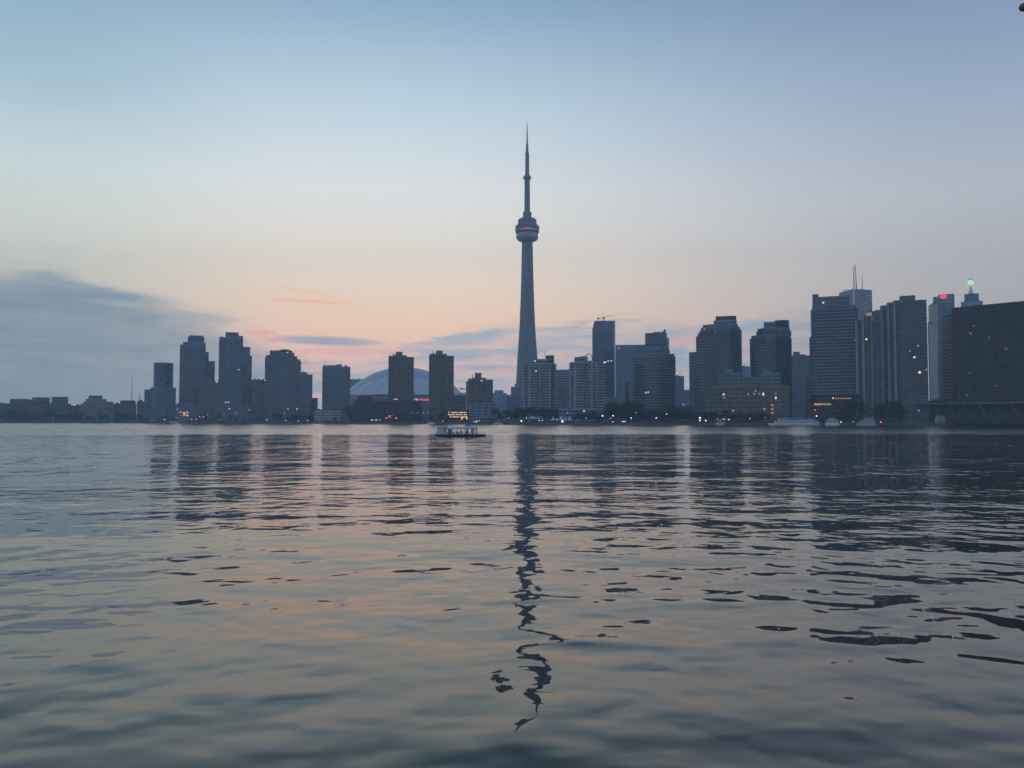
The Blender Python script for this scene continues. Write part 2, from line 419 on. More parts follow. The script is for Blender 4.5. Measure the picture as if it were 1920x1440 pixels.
# ------------------------------------------------------------------ towers
def chain(poly):
    """corners of the walls that can be seen (all but the rear one), in order"""
    n = len(poly); rear = []
    for i in range(n):
        e = (Vector(poly[(i + 1) % n]) - Vector(poly[i])).normalized()
        rear.append(-e.x > 0.6)
    if not any(rear): return list(poly) + [poly[0]]
    st_ = max(i for i in range(n) if rear[i] and not rear[(i + 1) % n])
    out = []; i = (st_ + 1) % n
    while not rear[i]:
        out.append(poly[i]); i = (i + 1) % n
    return out + [poly[i]]
def facade(poly, st):
    """one storey of windows (a ribbon of panes and mullions) and its balconies; z = 0 is the storey's floor"""
    bay, wf, wh, sill = st.get('bay', 3.6), st.get('wf', 0.68), st.get('wh', 1.7), st.get('sill', 0.8)
    ch_ = [Vector(p) for p in chain(offset(poly, 0.07))]
    pts_, glass = [ch_[0]], []
    for a, c in zip(ch_, ch_[1:]):
        L = (c - a).length
        if L < 0.05: continue
        k = max(1, round(L / bay)); w = L / k; e = (c - a) / L
        for j in range(k):
            pts_.append(a + e * (w * (j + 0.5 - wf / 2))); glass.append(1)
            pts_.append(a + e * (w * (j + 0.5 + wf / 2))); glass.append(0)
            pts_.append(a + e * (w * (j + 1))); glass.append(1)
    win = MB(); mi = []
    for p_ in pts_: win.v += [(p_.x, p_.y, sill), (p_.x, p_.y, sill + wh)]
    for i in range(len(pts_) - 1):
        win.f.append((2 * i, 2 * i + 2, 2 * i + 3, 2 * i + 1)); mi.append(0 if i % 3 == 1 else 1)
    bals = []
    if st.get('bal'):
        pr_, every, par = st['bal'], st.get('bal_every', 1), st.get('par', 0.95)
        def tray(outer, inner):
            n = len(outer); q = MB()
            for ring, z in ((outer, -0.22), (outer, par), (inner, par), (inner, 0.0)): q.v += [(x, y, z) for x, y in ring]
            for r_ in range(3):
                for k in range(n):
                    j = (k + 1) % n; q.f.append((r_ * n + k, r_ * n + j, (r_ + 1) * n + j, (r_ + 1) * n + k))
            q.f.append(tuple(range(n - 1, -1, -1))); q.f.append(tuple(range(3 * n, 4 * n)))
            return q
        if every == 1: bals.append(tray(offset(poly, pr_), offset(poly, pr_ - 0.12)))
        else:
            n = len(poly)
            for i in range(n):
                a, c = Vector(poly[i]), Vector(poly[(i + 1) % n]); L = (c - a).length
                if L < 6: continue
                e = (c - a) / L; nn = Vector((e.y, -e.x))
                if nn.y > -0.5: continue
                k = max(1, round(L / bay)); w = L / k; j = 0
                while j < k:
                    m_ = min(every - 1, k - j)
                    p0 = a + e * (w * (j + .06)); p1 = a + e * (w * (j + m_ - .06))
                    f = lambda d: [tuple(p0 + nn * pr_ + (nn * -d + e * d)), tuple(p1 + nn * pr_ + (nn * -d - e * d)), tuple(p1 - nn * .1 - e * d), tuple(p0 - nn * .1 + e * d)]
                    bals.append(tray(f(0), f(0.12))); j += every
    return win, mi, bals
def two_mats(me, m0, m1, mi):
    me.materials.clear(); me.materials.append(M[m0]); me.materials.append(M[m1])
    me.polygons.foreach_set('material_index', mi); me.update(); return me

def section(root, org, poly, z0, z1, wall, st=None, name='wall', pane='pane', rail='rail'):
    """poly in world xy; parts are parented to root (whose origin is org)"""
    loc = [(x - org[0], y - org[1]) for x, y in poly]
    b_ = MB(); b_.prism(loc, z0 - org[2], z1 - org[2]); body = b_.build(name, M[wall], root)
    if st is None: return body
    par = root if name == 'wall' else body
    fh = st.get('fh', 3.1); top = st.get('top', 1.2)
    nf = max(1, int((z1 - z0 - top) / fh)); start = z1 - z0 - top - nf * fh
    win, mi, bals = facade(loc, st)
    wme = two_mats(win.mesh('window_row', M[pane]), pane, wall, mi)
    for k in range(nf): link('window_row', wme, par, (0, 0, z0 - org[2] + start + k * fh))
    for bal in bals:
        bme = bal.mesh('balcony', M[rail])
        for k in range(nf): link('balcony', bme, par, (0, 0, z0 - org[2] + start + k * fh))
    if st.get('fin'):
        n = len(loc); per = st['fin']; fw, fd = st.get('fw', 0.7), st.get('fd', 0.7)
        for i in range(n):
            a, c = Vector(loc[i]), Vector(loc[(i + 1) % n]); L = (c - a).length
            e = (c - a) / max(L, 1e-3); nn = Vector((e.y, -e.x))
            if L < 3 or nn.y > 0.6: continue
            if st.get('fin_edges') is not None and i not in st['fin_edges']: continue
            k = max(1, round(L / per))
            for j in range(k + 1):
                p_ = a + e * (L * j / k)
                q = [p_ - e * fw / 2 + nn * fd, p_ + e * fw / 2 + nn * fd, p_ + e * fw / 2 - nn * .2, p_ - e * fw / 2 - nn * .2]
                f_ = MB(); f_.prism([tuple(v) for v in q], z0 - org[2] + 0.2, z1 - org[2] - 0.25)
                f_.build('pier', M[st.get('fin_mat', rail)], par)
    return body

UM = [0.0]           # x/y direction in which the current building stands; it fronts the harbour squarely
def frame(D):
    um = UM[0]; n = math.hypot(1, um); c = (um / n, 1 / n)
    def pt(px, py, t=0.0):
        u = P(px, py, 1.0)[0]; y = D * (1 + um * um) / (1 + u * um)
        return (u * y + c[0] * t, y + c[1] * t)
    return pt, c
def local(x0, x1, ytop, D):
    pt, c = frame(D); a, b_ = Vector(pt(x0, ytop)), Vector(pt(x1, ytop)); e = (b_ - a); L = e.length; e = e / L; cv = Vector(c)
    return lambda s_, t_: tuple(a + e * s_ + cv * t_), L
def rect(x0, x1, ytop, D, dep):
    f, L = local(x0, x1, ytop, D)
    return [f(0, 0), f(L, 0), f(L, dep), f(0, dep)]
def bowed(x0, x1, ytop, D, dep, bulge=0.25, n=8):
    f, L = local(x0, x1, ytop, D)
    return [f(L * k / n, L * bulge * (1 - math.sin(math.pi * k / n))) for k in range(n + 1)] + [f(L, max(dep, L * bulge + 3)), f(0, max(dep, L * bulge + 3))]
def chamf(x0, x1, ytop, D, dep, ch=0.18):
    f, L = local(x0, x1, ytop, D); q = L * ch
    return [f(0, q), f(q, 0), f(L - q, 0), f(L, q), f(L, max(dep, q + 2)), f(0, max(dep, q + 2))]
def oval(x0, x1, ytop, D, n=20, ky=1.0):
    f, L = local(x0, x1, ytop, D); r = L / 2
    return [f(r + r * math.cos(-math.pi + 2 * math.pi * k / n), r * ky + r * ky * math.sin(-math.pi + 2 * math.pi * k / n)) for k in range(n)]
def slant(x0, x1, ytop, D, dep):
    f, L = local(x0, x1, ytop, D)
    return [f(0, dep * .75), f(L, 0), f(L, dep), f(0, dep)]
SHAPES = {'rect': rect, 'bow': bowed, 'ch': chamf, 'slant': slant}
RU = random.Random(21)

KINDS = {
 'panes': dict(kind='p', bay=3.4, wf=0.62, wh=1.6),
 'small': dict(kind='p', bay=2.6, wf=0.5, wh=1.4, fh=2.95),
 'band': dict(kind='p', bay=6, wf=0.94, wh=1.5, fh=3.3),
 'curtain': dict(kind='p', bay=3.0, wf=0.93, wh=2.9, sill=0.35, fh=3.8),
 'balc': dict(kind='p', bay=4.2, wf=0.86, wh=2.1, sill=0.2, fh=3.0, bal=1.5),
 'balcgap': dict(kind='p', bay=4.6, wf=0.8, wh=2.1, sill=0.3, fh=3.0, bal=1.4, bal_every=3),
 'slab': dict(kind='p', bay=3.8, wf=0.72, wh=1.7, sill=0.5, fh=2.9),
 'fins': dict(kind='p', bay=3.4, wf=0.8, wh=2.1, sill=0.4, fh=2.9, fin=6.8, fw=1.1, fd=1.3),
}
def tower(name, label, secs, group=None, lit=(), cat='tower'):
    """secs: (part, shape, x0, x1, ytop, D, dep, wall, kind, extras)"""
    s0 = secs[0]
    xa, _ = P((s0[2] + s0[3]) / 2, s0[4], s0[5])
    org = (xa, s0[5] + s0[6] / 2, GZ)
    UM[0] = P((s0[2] + s0[3]) / 2, 760, 1.0)[0]
    root = thing(name, label, cat, org, group)
    for (part, shp, x0, x1, yt, D, dep, wall, kind, ex) in secs:
        poly = oval(x0, x1, yt, D) if shp == 'oval' else SHAPES[shp](x0, x1, yt, D, dep)
        Dm = frame(D)[0]((x0 + x1) / 2, yt)[1]
        _, z1 = P((x0 + x1) / 2, yt, Dm)
        z0 = GZ
        if 'yb' in ex: _, z0 = P(x0, ex['yb'], Dm)
        st = dict(KINDS[kind]) if kind else None
        if st: st.update(ex.get('st', {}))
        section(root, org, poly, z0, z1, wall, st, part, ex.get('pane', 'pane'), ex.get('rail', 'rail'))
    # plant on the flat roofs
    (part, shp, x0, x1, yt, D, dep, wall, kind, ex) = s0
    xa_, zt_ = P(x0, yt, D); xb_, _ = P(x1, yt, D); W_ = xb_ - xa_
    if shp != 'oval' and W_ > 9:
        for k in range(2 + int(W_ / 14)):
            w_ = RU.uniform(1.2, 4.0); x_, y_ = frame(D)[0](RU.uniform(x0 + 3, x1 - 3), yt, RU.uniform(6, max(8, dep * .6)))
            q = MB(); q.box(-w_ / 2, w_ / 2, -1.2, 1.2, 0, RU.uniform(1.0, 2.6)); q.build('roof_unit', M['slate'], root, (x_ - org[0], y_ - org[1], zt_ - org[2]))
        if RU.random() < .5:
            x_, y_ = frame(D)[0](RU.uniform(x0 + 3, x1 - 3), yt, 7); q = MB(); q.bar((0, 0, 0), (0, 0, RU.uniform(4, 8)), .16, 4); q.build('roof_aerial', M['metal_dark'], root, (x_ - org[0], y_ - org[1], zt_ - org[2]))
    for l_ in lit:
        px, py, D = l_[:3]; mt = l_[3] if len(l_) > 3 else 'warm'; w, h = l_[4:6] if len(l_) > 5 else (1.7, 1.4)
        x, y = frame(D)[0](px, py, -0.1); z = P(px, py, y)[1]
        q = MB(); q.box(-w / 2, w / 2, -0.12, 0.3, -h / 2, h / 2)
        lw = q.build('lit_window', M[mt], root, (x - org[0], y - org[1], z - org[2])); lw.rotation_euler = (0, 0, -math.atan(UM[0]))
    return root
def child(root, name, mb_, mt, x, y, z, smooth=False):
    """part given at world x, y, z"""
    L = root.location
    return mb_.build(name, M[mt], root, (x - L[0], y - L[1], z - L[2]), smooth)

# --- the tower of the skyline
TD = 1470.0
def cz(y): return P(989, y, TD)[1]
tx = P(988.6, 500, TD)[0]
pxm = TD / 1500.0
cn = thing('observation_tower', 'very tall concrete needle tower with a round pod and antenna, highest thing in the skyline', 'tower', (tx, TD, GZ))
sh_pts = [(787, 34), (760, 27), (735, 22), (722, 19.5), (700, 18.2), (673, 16.8), (640, 14.6), (615, 13.0), (575, 11.4), (537, 10.2), (495, 9.2), (452, 8.4), (448, 8.3)]
prev = None; mb = MB()
rings = []
for y, hw in sh_pts:
    core = min(8.2, hw * 0.75)
    ring = []
    for k in range(3):
        a = math.radians(-90 + 120 * k + 60)      # three buttress legs
        R_ = hw * pxm / math.cos(math.radians(30)) ; th = 3.0 + hw * 0.05
        ux, uy = math.cos(a), math.sin(a); vx, vy = -uy, ux
        ring += [(ux * R_ - vx * th, uy * R_ - vy * th), (ux * R_ + vx * th, uy * R_ + vy * th)]
        a2 = a + math.radians(60); ring.append((math.cos(a2) * core * pxm * .82, math.sin(a2) * core * pxm * .82))
    rings.append((cz(y) - GZ if y != 787 else 0.0, ring))
for z, ring in rings: mb.v += [(x, y, z) for x, y in ring]
for r in range(len(rings) - 1):
    for k in range(9):
        j = (k + 1) % 9; mb.f.append((r * 9 + k, r * 9 + j, r * 9 + 9 + j, r * 9 + 9 + k))
mb.build('shaft', M['tower'], cn)
def prof(lst): return [(hw * pxm, cz(y) - GZ) for hw, y in lst]
mb = MB(); mb.lathe(prof([(7, 454), (9, 453.3), (14, 452.5), (18, 450.5), (20.6, 447.5), (21.2, 445), (20.8, 441), (19.5, 438.2), (19, 437.8), (7, 437.6)]), 40)
mb.build('radome_ring', M['radome'], cn, smooth=True)
mb = MB(); mb.lathe(prof([(7, 437.6), (21, 437.4), (22.6, 435.4), (22.6, 434.6), (21.8, 434.3), (21.8, 432.2), (22.6, 431.9), (22.8, 428), (22.8, 424.6), (21.6, 423.6), (18, 422.2), (17.6, 420), (17.2, 413), (16.6, 411.6), (13.2, 411.2), (12.8, 409.8), (7, 409.4)]), 40)
pod = mb.build('pod', M['tower_dark'], cn)
for y0 in (430, 427.2, 418.5, 415.2):
    hw = 23.0 if y0 > 420 else 17.9
    mb = MB(); mb.lathe(prof([(hw, y0), (hw, y0 - 1.3)]), 40); mb.build('window_row', M['pane_blue'], pod)
mb = MB(); mb.lathe(prof([(7.6, 410), (7.9, 406), (8.3, 398.6), (5.4, 396.8)]), 20); mb.build('collar', M['tower'], cn, smooth=False)
mb = MB(); mb.lathe(prof([(5.4, 398.5), (5.2, 360), (4.9, 335)]), 12); mb.build('upper_shaft', M['tower'], cn)
mb = MB(); mb.lathe(prof([(4.6, 338), (6.4, 336), (7.7, 334.4), (7.7, 332), (6.2, 330), (4.2, 328)]), 24); mb.build('sky_pod', M['tower_dark'], cn)
mb = MB(); mb.lathe(prof([(4.1, 329), (3.6, 290), (4.2, 289.5), (4.2, 287.8), (2.6, 287), (2.4, 273.8), (2.8, 273.2), (2.7, 271.8), (1.5, 271), (1.2, 250), (0.8, 240), (0.35, 227.5)]), 10)
mb.build('antenna', M['metal'], cn)
for (a0, a1, mt) in ((-103, -82, 'red'), (-82, -42, 'red_dim'), (-135, -103, 'red_dim')):
    mb = MB(); mb.lathe(prof([(22.05, 434.3), (22.05, 431.9)]), 8, a0=math.radians(a0), a1=math.radians(a1)); mb.build('red_light_band', M[mt], pod)
mb = MB(); mb.lathe([(60, 0), (60, 10), (40, 12), (10, 12.2)], 24); mb.build('base_podium', M['concrete'], cn)

# --- domed stadium
SD = 1560.0
sx = P(757.5, 741, SD + 100)[0]
st_root = thing('domed_stadium', 'wide stadium with pale domed roof behind the two slab towers', 'stadium', (sx, SD + 100, GZ))
k_ = (SD + 100) / 1500.0
zb = P(762, 742, SD + 100)[1] - GZ
def cap(mbx, R, base_r, y_sq, zb_, h, a0=0, a1=360, off=0, n=48, m=14):
    Rs = (base_r ** 2 + h ** 2) / (2 * h)
    pf = []
    for i in range(m + 1):
        r = base_r * (1 - i / m) + 0.01
        pf.append((r, zb_ + math.sqrt(Rs * Rs - r * r) - (Rs - h)))
    i0 = len(mbx.v); mbx.lathe(pf, n, a0=math.radians(a0), a1=math.radians(a1))
    for i in range(i0, len(mbx.v)):
        x, y, z = mbx.v[i]; mbx.v[i] = (x, y * y_sq + off, z)
mb = MB(); cap(mb, 0, 111.5 * k_, 0.85, zb, 52 * k_); mb.build('outer_roof_panel', M['roof_fabric_shaded'], st_root, smooth=True)
mb = MB(); cap(mb, 0, 99 * k_, 0.9, zb - 1, 41 * k_, off=-26); mb.build('inner_roof_panel', M['roof_fabric'], st_root, smooth=True)
for ang in (-150, -130, -110, -90, -70, -50, -30):
    rb = MB(); Rs = ((99 * k_) ** 2 + (41 * k_) ** 2) / (2 * 41 * k_); a = math.radians(ang); last = None
    for i in range(13):
        r = 99 * k_ * (1 - i / 12 * 0.9); z = zb - 1 + math.sqrt(Rs * Rs - r * r) - (Rs - 41 * k_) + 0.3
        p_ = (r * math.cos(a), r * math.sin(a) * 0.9 - 26, z)
        if last: rb.bar(last, p_, 0.45, 4)
        last = p_
    rb.build('roof_rib', M['offwhite'], st_root)
last = None; rb = MB()
for i in range(41):
    x = -111.5 * k_ + 231 * k_ * i / 40; h = 52 * k_; R_ = ((111.5 * k_) ** 2 + h * h) / (2 * h)
    z = zb + math.sqrt(max(0, R_ * R_ - x * x)) - (R_ - h) + 0.5
    p_ = (x, -2, z)
    if last: rb.bar(last, p_, 1.1, 6)
    last = p_
rb.build('arch_edge', M['white'], st_root)
mb = MB(); mb.prism([(118 * k_ * math.cos(2 * math.pi * i / 32), 100 * k_ * math.sin(2 * math.pi * i / 32) * 1.05) for i in range(32)], 0, zb); mb.build('wall', M['concrete'], st_root)
for k in range(5):
    mb = MB(); mb.lathe([(118.4 * k_, 0), (118.4 * k_, 2.2)], 48, a0=math.radians(190), a1=math.radians(350))
    mb.v = [(x, y * 0.894, z) for x, y, z in mb.v]
    mb.build('window_row', M['pane'], st_root, (0, 0, 8 + k * 8))
for (xa_, xb_, yy_, mt) in ((783, 793, 749.5, 'red'), (794, 804, 749.5, 'red'), (777, 782, 749.5, 'cool')):
    x0_, z_ = P(xa_, yy_, 1500); x1_, _ = P(xb_, yy_, 1500)
    mb = MB(); mb.box(0, x1_ - x0_, -0.4, 0.4, -1.7, 1.7); child(st_root, 'lit_sign', mb, mt, x0_, 1500, z_)
mb = MB(); x0_, z_ = P(776, 749.5, 1502); x1_, _ = P(812, 749.5, 1502)
mb.box(0, x1_ - x0_, 0, 60, -z_ + GZ, 2.6); child(st_root, 'terrace', mb, 'concrete_dark', x0_, 1501, z_)
mb = MB(); x0_, z_ = P(853, 736, 1540); x1_, _ = P(880, 738, 1540)
mb.box(0, x1_ - x0_, 0, 60, -z_ + GZ, 0); child(st_root, 'side_wing', mb, 'white', x0_, 1540, z_)
mb = MB(); x0_, z_ = P(863, 733, 1545)
mb.prism([(0, 0), (10, 0), (10, 8), (0, 8)], 0, lambda x, y: 3.5 - x * 0.3); child(st_root, 'roof_fin', mb, 'slate', x0_, 1545, z_ + 3)

# --- far left: low terraced blocks
LOW = dict(top=0.8)
def low(name, label, x0, x1, yt, D, dep=30, wall='concrete_dark', kind='panes', shape='rect', extra=(), group=None, lit=(), ex=None, cat='building'):
    return tower(name, label, [('wall', shape, x0, x1, yt, D, dep, wall, kind, ex or dict(st=dict(top=0.8)))] + list(extra), group, lit, cat)
E = {}
low('apartment_block', 'low dark flat block cut by the left edge of the picture', -40, 19, 756, 1230, 40)
low('apartment_block', 'long low dark block with a slightly raised flat roof, second from the left edge', 18.5, 60, 749.5, 1240, 40, extra=[('penthouse', 'rect', 30, 52, 748, 1252, 12, 'dark_roof', None, E)])
low('apartment_block', 'low block with a wide overhanging roof slab, left of the gap in the low rooftops', 57, 94, 752, 1225, 40, extra=[('roof_slab', 'rect', 60, 93.5, 745, 1223, 40, 'slate', 'band', dict(yb=752, st=dict(top=.4)))])
low('apartment_block', 'low stepped block with boxy upper storey, just left of the gap in the low rooftops', 94, 133, 757, 1215, 40, extra=[('upper_storeys', 'rect', 97, 128, 744, 1219, 30, 'slate', 'band', dict(yb=757, st=dict(top=.5)))])
low('apartment_block', 'lowest dark block in the gap between the stepped blocks at far left', 133, 154, 760.5, 1235, 30)
low('terraced_block', 'terraced block stepping up from the left to a flat top, far left waterfront', 151, 213, 757, 1190, 40, 'concrete', 'balc', extra=[
    ('setback', 'rect', 156, 212.5, 753, 1192, 36, 'concrete', 'panes', dict(yb=757)), ('setback', 'rect', 161, 200, 748, 1194, 32, 'concrete', 'panes', dict(yb=753, st=dict(top=.3))), ('setback', 'rect', 166, 192, 741.5, 1196, 28, 'slate', 'band', dict(yb=748, st=dict(top=.5)))],
    ex=dict(st=dict(top=.4)))
low('apartment_block', 'small plain low block right of the terraced block at far left', 213, 225.5, 757.5, 1196, 30)
low('apartment_block', 'low banded block with a boxy roof hut, left of the round glass tower', 224.5, 256, 756, 1185, 34, 'slate', 'band', extra=[('penthouse', 'rect', 225.5, 254, 750.8, 1189, 20, 'dark_roof', None, dict(yb=756))])
low('apartment_block', 'narrow low block tucked against the left side of the round glass tower base', 257, 272, 752.5, 1180, 34, 'slate')
def mast(name, label, px, y0, y1, D, r=0.35, mt='metal_dark', cat='mast'):
    x, z0 = P(px, y0, D); _, z1 = P(px, y1, D)
    m_ = MB(); m_.bar((0, 0, 0), (0, 0, z1 - z0), r, 6, r * 0.4)
    for k in range(1, 4): m_.bar((-r * 2.4, 0, (z1 - z0) * k / 4), (r * 2.4, 0, (z1 - z0) * k / 4), r * .4, 4)
    o = m_.build(name, M[mt], None, (x, D, z0)); return tag(o, label, cat)
mast('radio_mast', 'tall thin mast on the low banded block at far left', 247, 751, 706, 1193, 0.45)
mast('radio_mast', 'short thin mast on the narrow low block beside the round glass tower', 262, 753, 737, 1186, 0.5)

# --- left cluster of towers
tower('round_tower', 'round smooth glass tower standing on a dark square podium, leftmost of the towers', [
    ('wall', 'oval', 288, 326, 679.8, 1188, 0, 'teal_glass', 'curtain', dict(pane='pane_blue', st=dict(top=1.0, wf=.8))),
    ('podium', 'rect', 271, 288, 730, 1172, 30, 'green_glass', 'panes', dict(st=dict(bay=4))),
    ('podium', 'rect', 282, 330, 726.5, 1168, 40, 'slate', 'panes', E)], cat='tower')
tower('stepped_tower', 'dark blue tower with tilted crown, stepping down to the right beside the round tower', [
    ('wall', 'rect', 337.5, 386, 646.5, 1160, 34, 'slate_blue', 'balcgap', dict(rail='rail_dark')),
    ('upper_storeys', 'rect', 343, 385.5, 641.5, 1161, 30, 'slate_blue', 'panes', dict(yb=647)),
    ('crown', 'rect', 352, 383, 631.5, 1163, 24, 'blue_glass', 'curtain', dict(yb=642, pane='pane_blue')),
    ('crown', 'rect', 355.5, 381, 629, 1168, 14, 'slate', None, dict(yb=632)),
    ('setback', 'rect', 384.5, 391.5, 660, 1166, 30, 'slate_blue', 'panes', E),
    ('setback', 'rect', 391, 403, 677, 1164, 30, 'slate_blue', 'balcgap', dict(rail='rail_dark'))],
    lit=[(375, 713.5, 1160, 'warm'), (382, 714.5, 1160, 'warm')])
tower('stepped_tower', 'tallest left cluster tower, boxy glass crown and a narrower darker shaft on its right', [
    ('wall', 'rect', 411, 456, 632.5, 1150, 34, 'slate_blue', 'balcgap', dict(rail='rail_dark')),
    ('upper_storeys', 'rect', 447, 455.7, 629.5, 1152, 26, 'slate_blue', 'panes', dict(yb=634)),
    ('crown', 'rect', 423, 447.5, 623, 1153, 24, 'blue_glass', 'curtain', dict(yb=634, pane='pane_blue')),
    ('setback', 'rect', 455.5, 469, 650.5, 1156, 30, 'slate', 'small', E),
    ('setback', 'rect', 468.5, 472.5, 667, 1158, 28, 'slate', 'small', E)], lit=[(447.5, 693, 1150, 'cool')])
low('podium_block', 'mid-height brownish block with a red lit roof edge between the two tallest left towers', 372, 414, 714, 1142, 26, 'brown', 'small', lit=[(404.5, 716, 1142, 'orange'), (407, 716.5, 1142, 'warm')], cat='apartment block')
low('podium_block', 'broad brownish block with flat lit roof edge, left of the bow-roofed tower', 471.5, 521, 712, 1140, 30, 'brown', 'small', lit=[(503, 713.6, 1140, 'warm'), (497, 713.4, 1140, 'warm')], cat='apartment block')
low('podium_block', 'low dark block at the foot of the tallest left tower', 400, 474, 757, 1132, 26, 'slate', 'panes', lit=[(423, 754, 1132, 'cool'), (428, 754, 1132, 'cool'), (430, 766.5, 1132, 'warm')], cat='apartment block')
low('podium_block', 'low block at the foot of the stepped tower, with three rows of pink lit windows', 334, 375, 757, 1136, 22, 'slate', 'panes', cat='apartment block',
    lit=[(338, 773, 1136, 'orange', 4, 1.6), (345.5, 773, 1136, 'orange', 4, 1.6), (351.5, 773, 1136, 'warm', 1.8, 1.6), (345.5, 776, 1136, 'warm', 3, 1.4), (351.5, 776, 1136, 'orange', 1.8, 1.4), (345.5, 779, 1136, 'orange', 4, 1.4), (351.5, 779, 1136, 'warm', 2, 1.4), (339, 779, 1136, 'warm_dim', 2, 1.4)])
tower('bow_roofed_tower', 'wide tower with a rounded stepped crown lit at the top, right of the left cluster', [
    ('wall', 'rect', 499, 521, 666, 1130, 34, 'slate_blue', 'balc', dict(rail='rail_dark')),
    ('upper_storeys', 'rect', 506, 521.5, 657, 1133, 20, 'blue_glass', 'curtain', dict(yb=668, pane='pane_blue')),
    ('wall', 'rect', 520.5, 552, 661, 1126, 40, 'slate_blue', 'balcgap', dict(rail='rail_dark')),
    ('crown', 'rect', 520, 548, 657, 1128, 30, 'dark_roof', None, dict(yb=662)),
    ('crown', 'bow', 527, 543, 655, 1130, 20, 'dark_roof', None, dict(yb=658)),
    ('setback', 'rect', 551.5, 557.5, 668, 1128, 36, 'slate_blue', 'balcgap', dict(rail='rail_dark')),
    ('setback', 'rect', 557, 563, 674, 1130, 34, 'slate_blue', 'balc', dict(rail='rail_dark'))],
    lit=[(539, 661, 1127, 'warm', 2.4, 1.4), (548, 662, 1127, 'orange', 2, 1.4), (540, 766.5, 1126), (557, 767, 1126), (533, 775, 1126, 'orange')])
tower('rounded_tower', 'shorter dark tower with a rounded right shoulder, behind the right side of the bow-roofed tower', [
    ('wall', 'rect', 562, 576, 698, 1136, 30, 'slate', 'small', E), ('wall', 'ch', 575, 586, 702, 1134, 30, 'slate', 'small', E)])
low('apartment_block', 'small grey block just right of the rounded dark tower', 585, 596, 746, 1150, 24, 'slate_blue', 'small')
low('warehouse', 'long low pale green roofed building left of the dark quay building', 590, 662, 771, 1040, 24, 'offwhite', 'band', ex=dict(st=dict(top=.6)))
tower('dark_tower', 'square dark tower with a jagged roofline between the left cluster and the domed stadium', [
    ('wall', 'rect', 604.5, 657, 687, 1120, 34, 'slate_blue', 'balcgap', dict(rail='rail_dark')),
    ('penthouse', 'rect', 613, 634, 684.6, 1124, 14, 'slate', None, dict(yb=688)),
    ('penthouse', 'rect', 631, 641, 683, 1127, 12, 'slate', None, dict(yb=688)),
    ('stair_tower', 'rect', 606, 611, 684.5, 1125, 8, 'slate', None, dict(yb=688))])
low('flat_block', 'plain flat roofed block between the square dark tower and the dome', 655, 684, 711, 1840, 40, 'slate_blue', 'small', cat='building')

# --- twin slab towers, third lower one
def slab(label, x0, x1, yl, yr, p0, p1, yp, D, lit=(), xm=None):
    xm = xm or (x0 + x1) / 2
    return tower('slab_tower', label, [
        ('wall', 'rect', x0, xm, yl, D, 24, 'brown', 'slab', dict(pane='pane_brown')),
        ('wall', 'rect', xm, x1, (yl + yr) / 2, D + 1.2, 24, 'brown', 'slab', dict(pane='pane_brown')),
        ('parapet', 'rect', xm + (x1 - xm) * .62, x1 - .1, yr, D + 1.6, 20, 'dark_roof', None, dict(yb=(yl + yr) / 2 + .5)) if yr < (yl + yr) / 2 else ('parapet', 'rect', x0 + .4, x0 + 4, yl - .6, D + 1, 16, 'dark_roof', None, dict(yb=yl + .5)),
        ('roof_hut', 'rect', p0 - 5, p1 + 8, yl - 1.6, D + 5, 12, 'brown', None, dict(yb=yl + 2)),
        ('penthouse', 'rect', p0, p1, yp, D + 7, 9, 'brown', None, dict(yb=yl)),
        ('vent_stack', 'rect', p0 - 5.4, p0 - 4.0, yp + 2.6, D + 6, 2, 'dark_roof', None, dict(yb=yl))], 'brown slab towers in front of the stadium', lit, 'slab tower')
slab('left one of the twin brown slab towers, standing in front of the dome middle', 728.5, 776, 667.5, 671, 742, 754.6, 659.5, 1010)
slab('right one of the twin brown slab towers, hiding the right end of the dome', 804.5, 851, 665, 669, 817.8, 830, 657.3, 990)
slab('short brown slab tower with tall roof hut, lowest of three alike, right of dome', 878, 924.3, 710, 713, 890.2, 902.8, 699, 960, lit=[(903, 713.8, 960, 'warm')])
low('apartment_block', 'pale narrow block against the left side of the shortest brown slab tower', 873.5, 879, 715, 975, 20, 'offwhite', 'small')
tower('quay_building', 'long dark low quay building below the dome, with a red lit doorway', [
    ('wall', 'rect', 664, 791, 752, 985, 26, 'dark_brown', 'band', dict(pane='pane_brown', st=dict(top=1.2))),
    ('penthouse', 'rect', 671, 698, 743.5, 990, 14, 'dark_brown', None, dict(yb=753)),
    ('wing', 'rect', 640, 666, 758, 1012, 24, 'slate', 'panes', E)],
    lit=[(742, 748.5, 983, 'cool', 5, .8), (732.5, 781, 984.6, 'red', 6.0, 3.0), (698, 787.5, 984.6, 'cool', 3, 1.2), (706, 787.5, 984.6, 'cool', 3.6, 1.2), (711.5, 787.5, 984.6, 'cool', 2, 1.2), (783, 774, 984.6, 'warm_dim'), (771, 773.5, 984.6, 'warm_dim')], cat='building')
low('office_block', 'low banded block between the second and third brown slab towers', 850, 884, 741, 1060, 30, 'slate', 'band')
